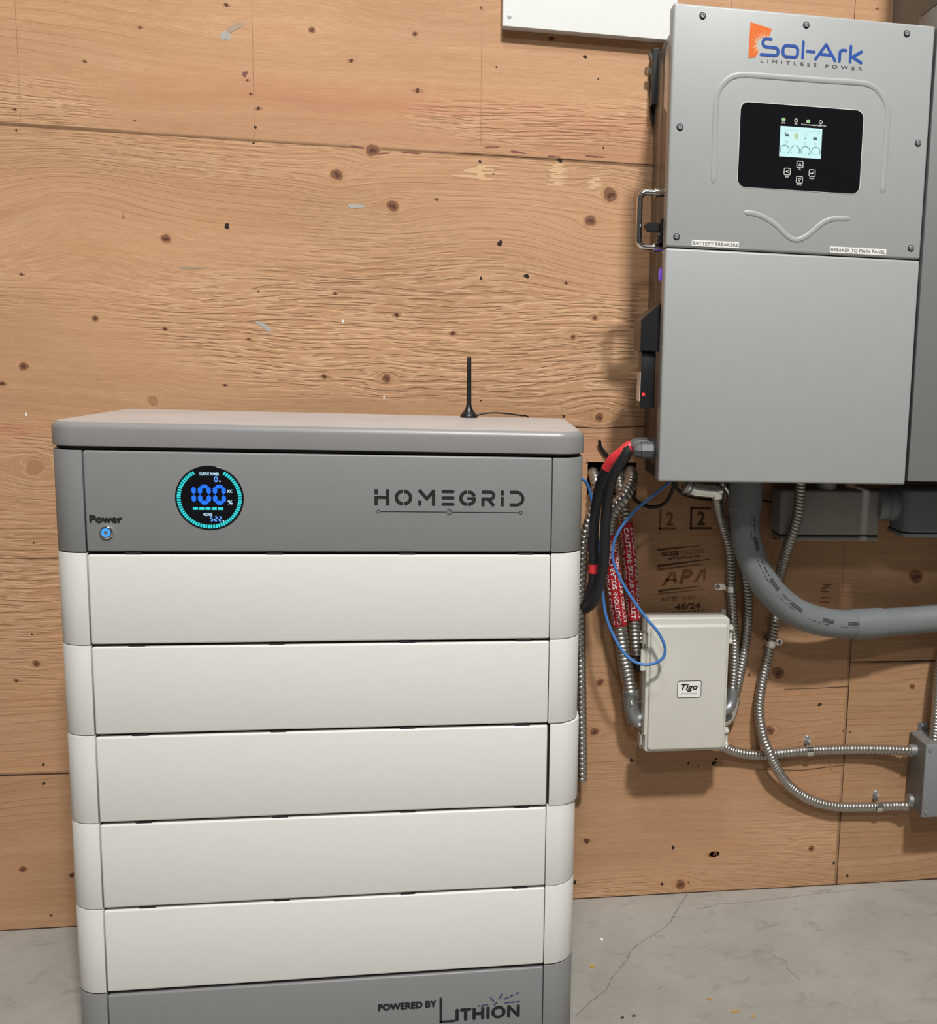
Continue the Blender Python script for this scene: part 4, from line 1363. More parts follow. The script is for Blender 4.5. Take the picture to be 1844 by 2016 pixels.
prism(bm, [(0.016, 1.1890), (-0.034, 1.1890), (-0.034, 1.2435), (0.016, 1.2900)], -0.250, -0.165, axis='y', bev_lo=0.0015, bev_hi=0.0015, seg=1)
lab(obj('port_hood', bm, 'blackplastic', inv), 'black wedge-topped port cover')
bm = bmesh.new()
prism(bm, [(-0.245, 1.585), (-0.130, 1.64), (-0.130, 1.745), (-0.245, 1.745)], 0.0145, 0.0165, axis='x')
lab(obj('side_label', bm, 'sidelabel', inv), 'glossy pale label on the left side')
bm = bmesh.new()
box(bm, 0.006, 0.018, -0.035, -0.008, 1.665, 1.770, 0.001)
prism(bm, [(0.006, 1.765), (0.018, 1.765), (0.018, 1.62), (0.012, 1.64), (0.006, 1.68)], -0.012, -0.001, axis='y')
br = obj('mounting_bracket', bm, 'blackplastic', inv)
for z in (1.757, 1.730):
    bm = bmesh.new()
    lathe(bm, (0.008, -0.022, z), (-1, 0, 0), [(0, 0.0085), (0.003, 0.0085), (0.003, 0.006), (0.009, 0.006), (0.010, 0.004)], 6)
    obj('bracket_bolt', bm, 'chrome', br)
# cable glands on the left side
for gy, gz in ((-0.235, 1.0085), (-0.195, 1.0125)):
    bm = bmesh.new()
    lathe(bm, (0.0165, gy, gz), (-1, 0, 0), [(0, 0.0165), (0.004, 0.0165), (0.004, 0.014)], 24, 1)
    lathe(bm, (0.0125, gy, gz), (-1, 0, 0), [(0, 0.0152), (0.012, 0.0152), (0.013, 0.0135), (0.016, 0.0135)], 24, 0)
    lathe(bm, (-0.004, gy, gz), (-1, 0, 0), [(0, 0.0165), (0.022, 0.0165), (0.023, 0.0150), (0.031, 0.0135), (0.036, 0.0105)], 6 if False else 8, 0)
    obj('cable_gland', bm, ['gland', 'yellow'], inv, smooth=25)

# wifi dongle plugged in below the hood
don = thing('wifi_dongle', (-0.017, -0.22, 1.0855), 'slim black dongle with red light hanging below the wedge-topped port cover', 'dongle')
obj('dongle_case', new_box(-0.030, -0.0035, -0.240, -0.195, 1.0855, 1.1885, bev=0.0025, seg=2), 'blackplastic', don, smooth=40)
bm = bmesh.new()
disc(bm, -0.0245, 1.1105, 0.0030, -0.2405, 14)
lab(obj('status_light', bm, 'e_red', don), 'glowing red light')
obj('dongle_label', new_box(-0.0312, -0.0302, -0.236, -0.200, 1.098, 1.150), 'sidelabel', don)

# ------------------------------------------------------------------ white board above
wb = thing('white_board', (-0.113, -0.012, 1.790), 'white board screwed to the plywood beside the top of the inverter', 'board')
obj('board_panel', new_box(-0.2812, 0.0530, -0.024, -0.0005, 1.7895, 2.25, bev=0.0008, seg=1), 'board', wb)
bm = bmesh.new()
lathe(bm, (-0.2690, -0.0235, 1.8075), (0, -1, 0), [(0, 0.0045), (0.001, 0.0042), (0.0012, 0.002), (0.0008, 0.0015)], 16)
obj('board_screw', bm, 'cast', wb)

# ------------------------------------------------------------------ grey breaker panel at the right edge
bp = thing('breaker_panel', (0.75, -0.14, 0.955), 'tall dark grey breaker panel at the right edge beside the inverter', 'breaker panel')
obj('panel_box', new_box(0.500, 1.0, -0.195, -0.0005, 0.975, 2.35, bev=0.002), 'panel', bp)
obj('panel_door', new_box(0.4765, 1.03, -0.285, -0.192, 0.9625, 1.815, bev=0.0025), 'panel', bp, smooth=40)
obj('upper_panel_door', new_box(0.4795, 1.03, -0.275, -0.192, 1.818, 2.37, bev=0.0025), 'panel', bp, smooth=40)

# ------------------------------------------------------------------ conduits
RF = 0.0112
A = [(-0.082,0.06,0.939),(-0.087,-0.0,0.938),(-0.085,-0.035,0.923),(-0.084,-0.05,0.899),(-0.09,-0.055,0.871),(-0.1,-0.055,0.845),(-0.108,-0.055,0.809),(-0.11,-0.055,0.769),(-0.112,-0.055,0.717),(-0.113,-0.055,0.664),(-0.111,-0.055,0.6),(-0.108,-0.055,0.524),(-0.105,-0.05,0.446),(-0.102,-0.05,0.368),(-0.1,-0.05,0.294)]
Bp = [(-0.002,0.06,0.943),(-0.009,0,0.941),(-0.017,-0.06,0.929),(-0.031,-0.085,0.904),(-0.048,-0.085,0.882),(-0.059,-0.075,0.856),(-0.06,-0.07,0.819),(-0.053,-0.065,0.771),(-0.043,-0.065,0.708),(-0.032,-0.062,0.638),(-0.021,-0.06,0.567),(-0.009,-0.06,0.513),(-0.004,-0.06,0.484)]
Cp = [(-0.03,0.06,0.94),(-0.035,0,0.935),(-0.033,-0.03,0.913),(-0.027,-0.038,0.872),(-0.021,-0.04,0.83),(-0.013,-0.04,0.777),(-0.006,-0.04,0.713),(0.0,-0.04,0.648),(0.005,-0.04,0.594),(0.01,-0.04,0.563)]
D = [(0.147,-0.12,0.928),(0.154,-0.1,0.898),(0.167,-0.07,0.868),(0.183,-0.045,0.832),(0.199,-0.03,0.792),(0.207,-0.022,0.752),(0.211,-0.02,0.702),(0.217,-0.02,0.641),(0.223,-0.022,0.575),(0.223,-0.028,0.509),(0.219,-0.035,0.469)]
Ep = [(0.186,-0.07,0.922),(0.191,-0.06,0.893),(0.204,-0.04,0.842),(0.221,-0.025,0.791),(0.235,-0.018,0.751),(0.245,-0.016,0.707),(0.251,-0.016,0.651),(0.248,-0.018,0.573),(0.237,-0.022,0.502),(0.2285,-0.022,0.455)]
F = [(0.3175,-0.128,0.950),(0.3190,-0.122,0.915),(0.319,-0.115,0.875),(0.3135,-0.104,0.832),(0.308,-0.085,0.790),(0.307,-0.058,0.744),(0.311,-0.030,0.696),(0.3125,-0.019,0.645),(0.308,-0.018,0.595),(0.3,-0.018,0.55),(0.289,-0.018,0.482),(0.284,-0.026,0.427),(0.291,-0.042,0.376),(0.304,-0.046,0.343),(0.325,-0.04,0.302),(0.361,-0.025,0.254),(0.41,-0.018,0.218),(0.468,-0.018,0.199),(0.54,-0.018,0.194),(0.611,-0.022,0.195),(0.640,-0.036,0.199)]
G = [(0.204,-0.03,0.351),(0.24,-0.018,0.333),(0.287,-0.016,0.324),(0.344,-0.016,0.326),(0.402,-0.016,0.33),(0.485,-0.016,0.33),(0.566,-0.02,0.329),(0.632,-0.04,0.332)]
Hp = [(0.705,-0.070,0.832),(0.702,-0.062,0.74),(0.694,-0.050,0.62),(0.686,-0.046,0.538),(0.683,-0.05,0.484),(0.681,-0.055,0.427),(0.680,-0.055,0.362)]


def conduit(name_label, pts, r=RF, pitch=0.0073, depth=0.0021):
    c = obj('flex_conduit', ctube(pts, r, pitch=pitch, depth=depth, n=16), 'steel', smooth=50)
    return tag(c, name_label, 'conduit')


ca = conduit('flexible steel conduit hanging down along the right edge of the battery stack', A, r=0.0110, pitch=0.0112, depth=0.0023)
cb = thing('flex_conduit', (-0.004, -0.06, 0.44), 'red-sleeved steel conduit ending in the grey elbow at the enclosure, left of the pair', 'conduit')
obj('conduit_tube', ctube(Bp, 0.0140, pitch=0.0090, depth=0.0024, n=18), 'steel', cb, smooth=50)
cc = thing('flex_conduit', (0.01, -0.04, 0.545), 'red-sleeved steel conduit ending in the dark elbow higher up, right of the pair', 'conduit')
obj('conduit_tube', ctube(Cp, 0.0126, pitch=0.0086, depth=0.0023, n=18), 'steel', cc, smooth=50)


def path_len_at(path, z):
    s = 0.0
    for a, b in zip(path, path[1:]):
        s += (b - a).length
        if b.z <= z: return s
    return s


for (th, pts, z_hi, z_lo, r) in ((cb, Bp, 0.824, 0.634, 0.0158), (cc, Cp, 0.842, 0.640, 0.0146)):
    full = catmull(pts, 0.002)
    # part of the path past the bend
    i0 = next(i for i, p in enumerate(full) if p.z <= z_hi and (th is cc or p.z < 0.85))
    i1 = next(i for i, p in enumerate(full) if p.z <= z_lo)
    sub = full[i0:i1 + 1]
    sl = obj('caution_sleeve', tube(bmesh.new(), sub, r, smoothed=False, n=24), 'red', th, smooth=60)
    lab(sl, 'red caution sleeve with white lettering')
    bm = bmesh.new()
    Lg = sum((b - a).length for a, b in zip(sub, sub[1:]))
    # angle 0 faces the room; the text runs along the sleeve in alternating directions
    if th is cb:
        rows = [(0.12, True, 0.02), (1.02, False, 0.02), (-0.80, False, 0.02)]
    else:
        rows = [(0.12, False, 0.03), (-0.85, True, 0.03), (1.05, True, 0.01)]
    for a0, rev, off in rows:
        wrap_text(bm, 'CAUTION: SOLAR CIRCUIT', sub, r + 0.0003, off * Lg + 0.002, Lg * 0.94, a0, 0.0094, reverse=rev)
        wrap_text(bm, 'CAUTION: SOLAR CIRCUIT', sub, r + 0.00045, off * Lg + 0.0026, Lg * 0.94, a0 + 0.03, 0.0094, reverse=rev)
    obj('sleeve_lettering', bm, 'whiteink', sl)
# end fittings of the two sleeved conduits
e = obj('elbow_connector', ctube([(-0.0045, -0.06, 0.492), (-0.003, -0.06, 0.470), (-0.001, -0.06, 0.452), (0.004, -0.06, 0.437), (0.012, -0.06, 0.430), (0.0185, -0.06, 0.4285)], lambda s: 0.0172 if s < 0.02 else 0.0158 + 0.0025 * min(1, max(0, (s - 0.05) / 0.02)), n=20, step=0.004), 'cast', cb, smooth=60)
bm = bmesh.new()
lathe(bm, (-0.004, -0.076, 0.470), (0, -1, 0), [(0, 0.0042), (0.004, 0.0042), (0.005, 0.003)], 12)
cyl(bm, (0.001, -0.071, 0.4705), (0.020, -0.071, 0.4715), 0.0016, n=10)
obj('connector_screw', bm, 'chrome', e)
bm = bmesh.new()
tube(bm, [(0.0098, -0.04, 0.568), (0.0108, -0.04, 0.552), (0.0125, -0.04, 0.540), (0.0185, -0.04, 0.532)], 0.0122, n=16, step=0.004)
cyl(bm, (-0.006, -0.050, 0.5555), (0.024, -0.050, 0.556), 0.002, n=10)
lab(obj('elbow_connector', bm, 'blackplastic', cc, smooth=60), 'dark elbow fitting')

cd = conduit('flexible steel conduit held by a strap along the right side of the enclosure', D, r=0.0108)
ce = conduit('unstrapped flexible steel conduit passing behind the grey elbow, right of the strapped one', Ep, r=0.0108)
cf = conduit('long flexible steel conduit behind the grey elbow curving down to the junction box', F, r=0.0112)
cg = conduit('level flexible steel conduit from under the enclosure to the junction box', [(0.186, -0.040, 0.3685), (0.194, -0.034, 0.358)] + G[1:], r=0.0112)
ch = conduit('flexible steel conduit rising from the top of the junction box at the right edge', Hp, r=0.0125)


obj('end_connector', ctube([(0.2205, -0.034, 0.482), (0.2185, -0.036, 0.458), (0.211, -0.042, 0.442), (0.194, -0.047, 0.438)], 0.0128, n=16, step=0.004), 'cast', cd, smooth=60)
obj('end_connector', ctube([(0.2290, -0.022, 0.462), (0.2260, -0.022, 0.435), (0.218, -0.024, 0.414), (0.194, -0.030, 0.405)], 0.0125, n=16, step=0.004), 'chrome', ce, smooth=60)

# straps


def strap(c, along, r, ear_dir, label):
    c = Vector(c); t = Vector(along).normalized(); n = Vector((0, -1, 0)); e_ = Vector(ear_dir).normalized()
    th = thing('conduit_strap', c + Vector((0, 0, -0.012)), label, 'strap', None)
    bm = bmesh.new()
    w, tk = 0.0065, 0.0012
    prof = []
    ro = r + 0.0004
    for i in range(17):
        a = math.pi * i / 16
        prof.append(e_ * math.cos(a) * ro + n * math.sin(a) * ro)
    wallp = -c.y - 0.0008
    prof = [e_ * ro - n * wallp * 0.98] + prof + [-e_ * ro - n * wallp * 0.98]
    outer = []
    for i, p in enumerate(prof):
        d = p.copy(); d = Vector((d.x, d.y, d.z)).normalized() if 0 < i < len(prof) - 1 else (e_ if i == 0 else -e_)
        outer.append(p + d * tk)
    L1 = [[bm.verts.new(c + p + t * s * w) for p in q] for s in (-1, 1) for q in (prof, outer)]
    in0, ou0, in1, ou1 = L1
    for i in range(len(prof) - 1):
        bm.faces.new((ou0[i], ou0[i + 1], ou1[i + 1], ou1[i]))
        bm.faces.new((in0[i], in1[i], in1[i + 1], in0[i + 1]))
        bm.faces.new((ou0[i], in0[i], in0[i + 1], ou0[i + 1]))
        bm.faces.new((ou1[i], ou1[i + 1], in1[i + 1], in1[i]))
    # ear against the wall
    base_ = Vector((c.x, -0.0016, c.z)) + e_ * (ro + 0.0005)
    pts = []
    hw = 0.0068
    for (u, v) in [(0, -hw), (0.013, -hw)] + [(0.013 + hw * math.cos(a), hw * math.sin(a)) for a in np.linspace(-1.57, 1.57, 9)] + [(0.013, hw), (0, hw)]:
        pts.append(base_ + e_ * u + t * v)
    a_ = [bm.verts.new(p) for p in pts]; b_ = [bm.verts.new(p + Vector((0, 0.0012, 0))) for p in pts]
    bm.faces.new(a_); bm.faces.new(b_[::-1])
    for i in range(len(pts)): bm.faces.new((a_[i], b_[i], b_[(i + 1) % len(pts)], a_[(i + 1) % len(pts)]))
    bmesh.ops.recalc_face_normals(bm, faces=bm.faces[:])
    obj('strap_band', bm, 'chrome', th, smooth=40)
    sc = base_ + e_ * 0.013
    bm = bmesh.new()
    lathe(bm, sc, (0, -1, 0), [(0, 0.0046), (0.0015, 0.0046), (0.0032, 0.003), (0.0032, 0.0016), (0.0022, 0.0014)], 16)
    obj('strap_screw', bm, 'cast', th, smooth=40)
    return th


strap((0.2110, -0.020, 0.698), (0.02, 0, -1), 0.0108, (-1, 0, 0), 'steel strap holding the paired conduit just above the light grey enclosure')
strap((0.3045, -0.018, 0.577), (-0.12, 0, -1), 0.0112, (1, 0, -0.12), 'steel strap on the long conduit just below the grey elbow pipe')
strap((0.4045, -0.016, 0.330), (1, 0, 0), 0.0112, (0, 0, 1), 'steel strap over the level conduit between the enclosure and junction box')
strap((0.573, -0.0195, 0.1945), (1, 0, 0), 0.0112, (0, 0, 1), 'steel strap over the lowest conduit left of the junction box')

# connectors under the inverter


def connector(body, label, r):
    th = thing('conduit_connector', body[-1], label, 'fitting')
    obj('fitting_body', ctube(body, lambda s: r * (1.0 if s < 0.03 else 0.95), n=20, step=0.004), 'chrome', th, smooth=60)
    bm = bmesh.new()
    a, b = Vector(body[0]), Vector(body[1])
    d = (b - a).normalized()
    lathe(bm, a, d, [(0, r * 1.0), (0.002, r * 1.22), (0.008, r * 1.22), (0.009, r * 1.0)], 20)
    lathe(bm, a + d * 0.012, d, [(0, r * 1.05), (0.001, r * 1.15), (0.005, r * 1.15), (0.006, r * 1.0)], 20)
    obj('fitting_collar', bm, 'cast', th, smooth=40)
    bm = bmesh.new()
    c = Vector(body[-2])
    lathe(bm, c + Vector((0.006, -r * 0.9, 0.002)), (0, -1, 0), [(0, 0.005), (0.004, 0.005), (0.005, 0.0035)], 14)
    obj('fitting_screw', bm, 'chrome', th, smooth=40)
    return th


connector([(0.084, -0.115, 0.934), (0.105, -0.115, 0.924), (0.130, -0.117, 0.921), (0.147, -0.119, 0.920), (0.150, -0.116, 0.908)], 'larger bright elbow connector under the inverter beside the thin black wires', 0.0170)
connector([(0.160, -0.075, 0.936), (0.174, -0.075, 0.928), (0.185, -0.073, 0.918), (0.190, -0.068, 0.902)], 'smaller bright connector under the inverter next to the grey elbow pipe', 0.0150)

# ------------------------------------------------------------------ grey PVC pipe
elb = [(0.205,-0.12,0.935),(0.207,-0.12,0.886),(0.21,-0.12,0.839),(0.217,-0.12,0.808),(0.231,-0.12,0.772),(0.254,-0.118,0.734),(0.286,-0.112,0.698),(0.328,-0.105,0.667),(0.376,-0.095,0.647),(0.425,-0.085,0.636),(0.47,-0.075,0.632)]
pip = [(0.47,-0.075,0.632),(0.54,-0.065,0.632),(0.614,-0.055,0.634),(0.733,-0.05,0.641)]
ep = thing('elbow_pipe', (0.3, -0.1, 0.63), 'thick grey plastic elbow pipe sweeping from under the inverter to the right', 'pipe')
obj('pipe_bend', ctube(elb, 0.0300, n=28, step=0.008), 'pvc', ep, smooth=60)
bm = bmesh.new()
cyl(bm, (0.205, -0.12, 0.955), (0.2075, -0.12, 0.884), 0.0335, n=32, bev=0.0015)
cyl(bm, (0.205, -0.12, 0.9565), (0.205, -0.12, 0.948), 0.040, n=32, bev=0.002)
obj('pipe_socket', bm, 'pvc', ep, smooth=40)
path = catmull(elb, 0.004)
bm = bmesh.new()
rp = 0.0303
rn = random.Random(5)
# stamped print: dashes, bar codes and maker's name along the front of the bend
cum = 0.0
tot = sum((b - a).length for a, b in zip(path, path[1:]))
for (s0, kind) in [(0.118, 'bar'), (0.215, 'bar'), (0.29, 'bar'), (0.375, 'bar'), (0.44, 'bar')]:
    s = s0 - 0.012
    wrap_text(bm, 'IIIIIIIIIII', path, rp, s, 0.030, -0.42, 0.0088, spacing=0.8)
for s0 in (0.06, 0.155, 0.24, 0.33, 0.41):
    wrap_text(bm, '- --- -- ----', path, rp, s0, 0.050, -0.16, 0.0014)
wrap_text(bm, 'Cantex', path, rp, 0.245, 0.032, -0.42, 0.0080, reverse=True)
wrap_text(bm, '--- -- --', path, rp, 0.065, 0.03, -0.42, 0.003)
wrap_text(bm, '-- --- -', path, rp, 0.16, 0.035, -0.42, 0.003)
lab(obj('pipe_print', bm, 'ink', ep), 'small black print and bar codes')
sp = thing('straight_pipe', (0.6, -0.06, 0.60), 'straight grey plastic pipe running off to the right from the elbow', 'pipe')
bm = bmesh.new()
tube(bm, [(0.4655, -0.0755, 0.632), (0.54, -0.065, 0.632), (0.614, -0.055, 0.634), (0.80, -0.05, 0.646), (1.2, -0.05, 0.66)], 0.0300, n=28, step=0.02)
obj('pipe_tube', bm, 'pvc', sp, smooth=60)
bm = bmesh.new()
cyl(bm, (0.4640, -0.0758, 0.632), (0.535, -0.066, 0.632), 0.0322, n=32, bev=0.0015)
obj('pipe_coupling', bm, 'pvc', sp, smooth=40)

# ------------------------------------------------------------------ PVC conduit bodies under the inverter and panel
ub = thing('conduit_pull_box', (0.395, -0.07, 0.815), 'long grey conduit body under the inverter with light cover below', 'conduit body', 'conduit bodies')
obj('body_shell', new_box(0.290, 0.5060, -0.088, -0.020, 0.8250, 0.9190, bev=0.006, seg=3), 'pvcpale', ub, smooth=40)
obj('body_cover', new_box(0.2935, 0.5065, -0.088, -0.016, 0.8130, 0.8230, bev=0.003, seg=2), 'pvcpale', ub, smooth=40)
obj('cover_gasket', new_box(0.293, 0.504, -0.085, -0.022, 0.8227, 0.8253), 'dark', ub)
bm = bmesh.new()
cyl(bm, (0.395, -0.06, 0.965), (0.395, -0.06, 0.9185), 0.022, n=24)
obj('body_hub', bm, 'pvcpale', ub, smooth=40)
sn = thing('conduit_pull_box', (0.63, -0.07, 0.815), 'grey rounded conduit body under the breaker panel at the right edge', 'conduit body', 'conduit bodies')
obj('body_shell', prism(bmesh.new(), rrect(0.545, 0.80, -0.125, -0.030, (0.018, 0.01, 0.01, 0.018), 6), 0.8380, 0.9260, bev_hi=0.006, seg=3), 'pvc', sn, smooth=40)
obj('body_cover', prism(bmesh.new(), rrect(0.543, 0.80, -0.127, -0.028, (0.018, 0.01, 0.01, 0.018), 6), 0.8275, 0.8355, bev_lo=0.002, seg=2), 'pvc', sn, smooth=40)
obj('cover_gasket', prism(bmesh.new(), rrect(0.547, 0.80, -0.122, -0.032, (0.016, 0.01, 0.01, 0.016), 6), 0.8352, 0.8382), 'dark', sn)
bm = bmesh.new()
cyl(bm, (0.5032, -0.072, 0.8900), (0.5250, -0.072, 0.8900), 0.0330, n=28)
cyl(bm, (0.5255, -0.072, 0.8900), (0.5600, -0.072, 0.8900), 0.0345, n=28)
obj('body_hub', bm, 'pvc', sn, smooth=40)

# ------------------------------------------------------------------ junction box
jb = thing('junction_box', (0.72, -0.05, 0.199), 'dusty grey square junction box at the right edge joined by flexible conduits', 'junction box')
bm = bmesh.new()
prism(bm, rrect(0.6440, 0.80, 0.2000, 0.3640, (0.004, 0.004, 0.004, 0.004), 4), -0.088, -0.001, axis='y', bev_hi=0.004, seg=2)
obj('box_body', bm, 'jbox', jb, smooth=40)
obj('box_cover', new_box(0.6430, 0.802, -0.0945, -0.0885, 0.1985, 0.3650, bev=0.003, seg=2), 'jcover', jb, smooth=40)
for (x, z) in ((0.6525, 0.3535), (0.6525, 0.2105)):
    bm = bmesh.new()
    lathe(bm, (x, -0.0940, z), (0, -1, 0), [(0, 0.0052), (0.0008, 0.0052), (0.0008, 0.0040), (0.0028, 0.0035), (0.0035, 0.0018)], 16)
    obj('cover_screw', bm, 'cast', jb, smooth=40)
bm = bmesh.new()
box(bm, 0.664, 0.684, -0.004, -0.0006, 0.360, 0.384, 0.001)
lathe(bm, (0.674, -0.004, 0.376), (0, -1, 0), [(0, 0.005), (0.002, 0.0045), (0.0035, 0.002)], 14)
obj('mounting_tab', bm, 'cast', jb)
for x0, x1, z in ((0.628, 0.6445, 0.332), (0.633, 0.6445, 0.2150)):
    obj('conduit_hub', cyl(bmesh.new(), (x0, -0.040, z), (x1, -0.040, z), 0.0145, n=24, bev=0.001), 'cast', jb, smooth=40)

# ------------------------------------------------------------------ light grey enclosure
tg = thing('enclosure_box', (0.108, -0.06, 0.372), 'light grey hinged electrical enclosure below the inverter with a small white label', 'enclosure')
TX0, TX1, TZ0, TZ1 = 0.0185, 0.1905, 0.3735, 0.6575
bm = bmesh.new()
box(bm, TX0, TX1 + 0.002, -0.087, -0.022, TZ0 - 0.002, TZ1 - 0.008, 0.004, 2)
box(bm, TX0 + 0.008, TX1 - 0.006, -0.024, -0.001, TZ0 + 0.004, TZ1 - 0.024, 0.002, 1)
obj('enclosure_base', bm, 'tigo', tg, smooth=40)
bm = bmesh.new()
prism(bm, rrect(TX0, TX1, TZ0, TZ1, (0.010,) * 4, 6), -0.106, -0.0895, axis='y', bev_lo=0.0035, seg=3)
prism(bm, rrect(TX0 + 0.007, TX1 - 0.0045, TZ0 + 0.005, TZ1 - 0.014, (0.008,) * 4, 6), -0.1125, -0.1045, axis='y', bev_lo=0.0055, seg=4)
ld = obj('enclosure_lid', bm, 'tigo', tg, smooth=50)
obj('lid_gasket', prism(bmesh.new(), rrect(TX0 + 0.002, TX1 - 0.002, TZ0 + 0.002, TZ1 - 0.003, (0.009,) * 4, 6), -0.0897, -0.0868, axis='y'), 'dark', tg)
for z in (0.615, 0.400):
    bm = bmesh.new()
    box(bm, TX0 - 0.009, TX0 - 0.0005, -0.100, -0.075, z - 0.014, z + 0.010, 0.0015)
    tube(bm, [(TX0 - 0.003, -0.1015, z + 0.012), (TX0 + 0.002, -0.108, z + 0.012), (TX0 + 0.002, -0.108, z - 0.016), (TX0 - 0.003, -0.1015, z - 0.018), (TX0 - 0.007, -0.1015, z - 0.016), (TX0 - 0.007, -0.1015, z + 0.010)], 0.0013, smoothed=False, n=8)
    obj('lid_latch', bm, 'chrome', tg)
for z in (0.618, 0.397):
    bm = bmesh.new()
    box(bm, TX1 + 0.0005, TX1 + 0.009, -0.100, -0.082, z - 0.018, z - 0.011, 0.001)
    box(bm, TX1 + 0.0005, TX1 + 0.009, -0.100, -0.082, z + 0.011, z + 0.018, 0.001)
    cyl(bm, (TX1 + 0.006, -0.091, z - 0.02), (TX1 + 0.006, -0.091, z + 0.02), 0.0032, n=12)
    obj('lid_hinge', bm, 'tigo', tg)
obj('mounting_tab', new_box(TX0 - 0.010, TX0 + 0.001, -0.100, -0.092, 0.545, 0.590, bev=0.002), 'tigo', tg)
obj('mounting_foot', new_box(0.0005, 0.022, -0.0045, -0.0006, 0.400, 0.424, bev=0.001), 'sticker', tg)
obj('mounting_foot', new_box(0.196, 0.206, -0.0045, -0.0006, 0.630, 0.648, bev=0.001), 'sticker', tg)
bm = bmesh.new()
yt = -0.1125
prism(bm, rrect(0.0838, 0.1340, 0.4905, 0.5268, (0.004,) * 4, 5), yt - 0.0005, yt + 0.0005, axis='y', mi=1)
prism(bm, rrect(0.0851, 0.1327, 0.4918, 0.5255, (0.003,) * 4, 5), yt - 0.0008, yt + 0.0005, axis='y', mi=0)
lb = obj('label_plate', bm, ['sticker', 'ink'], tg)
bm = bmesh.new()
text(bm, 'Tigo', 0.0915, 0.1255, 0.5040, 0.5200, yt - 0.0011, 0, shear=0.22, bold=0.0007)
ring_mark(bm, 0.1280, 0.5185, 0.0008, 0.0003, yt - 0.0011)
text(bm, 'Enhanced', 0.0915, 0.1245, 0.4985, 0.5020, yt - 0.0011, 1, shear=0.22)
obj('label_text', bm, ['ink', 'greyink'], lb)

# ------------------------------------------------------------------ cables
P_red = [(-0.019,-0.2,1.011),(-0.036,-0.2,1.01),(-0.055,-0.2,1.001),(-0.073,-0.195,0.984),(-0.085,-0.185,0.961),(-0.093,-0.17,0.93),(-0.098,-0.155,0.878),(-0.1,-0.15,0.828),(-0.098,-0.15,0.778),(-0.099,-0.15,0.738),(-0.106,-0.14,0.705),(-0.111,-0.12,0.684)]
P_blk = [(-0.025,-0.235,1.008),(-0.038,-0.235,1.006),(-0.054,-0.235,0.996),(-0.068,-0.23,0.973),(-0.078,-0.22,0.946),(-0.082,-0.205,0.901),(-0.083,-0.195,0.846),(-0.083,-0.19,0.796),(-0.089,-0.18,0.744),(-0.1,-0.165,0.705),(-0.111,-0.14,0.686)]
P_blue = [(-0.14,-0.13,0.95),(-0.125,-0.13,0.943),(-0.11,-0.12,0.928),(-0.097,-0.11,0.882),(-0.084,-0.105,0.8),(-0.075,-0.11,0.718),(-0.067,-0.12,0.664),(-0.045,-0.13,0.614),(-0.02,-0.14,0.583),(0.011,-0.145,0.572),(0.04,-0.15,0.582),(0.049,-0.15,0.605),(0.034,-0.15,0.639),(0.008,-0.145,0.669),(-0.028,-0.135,0.719),(-0.054,-0.13,0.769),(-0.059,-0.13,0.804),(-0.048,-0.135,0.841),(-0.018,-0.14,0.882),(0.02,-0.145,0.916),(0.048,-0.15,0.941)]
crd = thing('battery_cable', (-0.1, -0.15, 0.684), 'thick black cable wrapped in red tape below the inverter, rear of the two', 'cable')
P_red[0] = (-0.030, -0.195, 1.0125)
P_red[1] = (-0.040, -0.195, 1.011)
P_blk[0] = (-0.045, -0.235, 1.0080)
P_blk[1] = (-0.050, -0.235, 1.0055)
obj('cable_jacket', ctube(P_red, 0.0098, n=18, step=0.006), 'black', crd, smooth=60)
sub = cut_path(P_red, 0.008, 0.076)
obj('red_tape', tube(bmesh.new(), sub, lambda s: 0.0106 + 0.0004 * math.sin(s * 180), smoothed=False, n=18), 'redtape', crd, smooth=60)
sub = cut_path(P_red, 0.275, 0.292)
obj('red_tape', tube(bmesh.new(), sub, 0.0103, smoothed=False, n=18), 'redtape', crd, smooth=60)
blk = obj('battery_cable', ctube(P_blk, 0.0102, n=18, step=0.006), 'black', smooth=60)
tag(blk, 'thick plain black cable looping down from the front grey gland', 'cable')
bl = obj('network_cable', ctube(P_blue, 0.0031, n=10, step=0.006), 'blue', smooth=60)
tag(bl, 'thin blue cable looping from the inverter down over the light grey enclosure', 'cable')
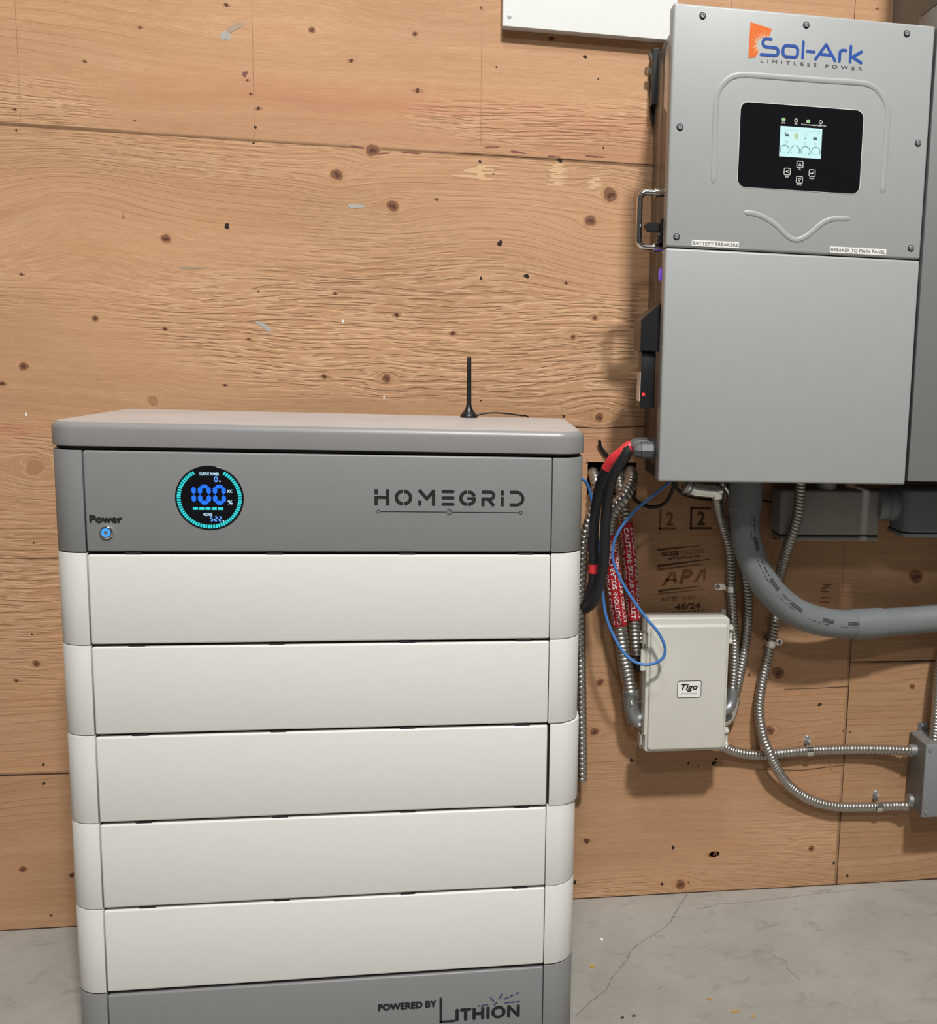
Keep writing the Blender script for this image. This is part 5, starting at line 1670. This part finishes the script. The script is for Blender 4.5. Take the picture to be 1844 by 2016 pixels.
for pts, label, r in (([(-0.077,-0.012,1.007),(-0.073,-0.006,0.993),(-0.059,-0.006,0.976),(-0.045,0.01,0.959)], 'short cut black wire poking up above the red taped cable', 0.0034),
                      ([(-0.023,0.02,0.923),(-0.011,-0.012,0.9),(0.005,-0.02,0.882),(0.033,-0.03,0.873),(0.058,-0.04,0.883),(0.071,-0.05,0.91),(0.071,-0.06,0.93)], 'thin black wire sagging in a loop from the wall hole to the inverter', 0.0038),
                      ([(0.072,-0.075,0.932),(0.077,-0.07,0.916),(0.092,-0.06,0.905),(0.123,-0.04,0.895),(0.168,-0.01,0.887)], 'thin black wire running right from the inverter behind the bright connector', 0.0038),
                      ([(0.262,-0.01,0.887),(0.287,-0.02,0.885),(0.311,-0.04,0.885)], 'short black wire running between the grey elbow and conduit body', 0.0024)):
    tag(obj('wire', ctube(pts, r, n=10, step=0.005), 'black', smooth=60), label, 'wire')

# ------------------------------------------------------------------ litter on the floor


def chip(x, y, l, w, a, mat, label):
    bm = bmesh.new()
    pts = []
    rr = random.Random(int(1000 * (x + 2) + 77))
    for i in range(6):
        t = 2 * math.pi * (i + rr.uniform(-0.25, 0.25)) / 6
        k = rr.uniform(0.75, 1.1)
        u, v = l / 2 * k * math.cos(t), w / 2 * k * math.sin(t)
        pts.append((x + u * math.cos(a) - v * math.sin(a), y + u * math.sin(a) + v * math.cos(a)))
    prism(bm, pts, 0.0002, 0.0022)
    tag(obj('wood_chip' if mat != 'fleck' else 'plastic_scrap', bm, mat), label, 'debris')


chip(-0.0945, -0.2573, 0.012, 0.012, 0.2, 'chip', 'tan wood chip lying nearest the battery stack on the floor')
chip(0.1108, -0.3878, 0.009, 0.010, 0.5, 'chip', 'small tan wood chip in the middle of the floor, right of the crack')
chip(0.1492, -0.4291, 0.019, 0.008, 0.05, 'chip', 'long tan wood chip at the bottom edge of the photo')
chip(0.1780, -0.4473, 0.010, 0.009, 0.3, 'chip', 'brown-tan chip just right of the long wood chip')
chip(-0.0362, -0.4204, 0.007, 0.005, 0.3, 'chipdark', 'dark bark chip near the lower end of the floor crack, right of the pair')
chip(-0.0568, -0.4224, 0.007, 0.006, 1.0, 'chipdark', 'dark bark chip near the lower end of the floor crack, left of the pair')
chip(-0.0649, -0.1651, 0.006, 0.009, 0.0, 'fleck', 'tiny white scrap on the floor right of the battery stack')
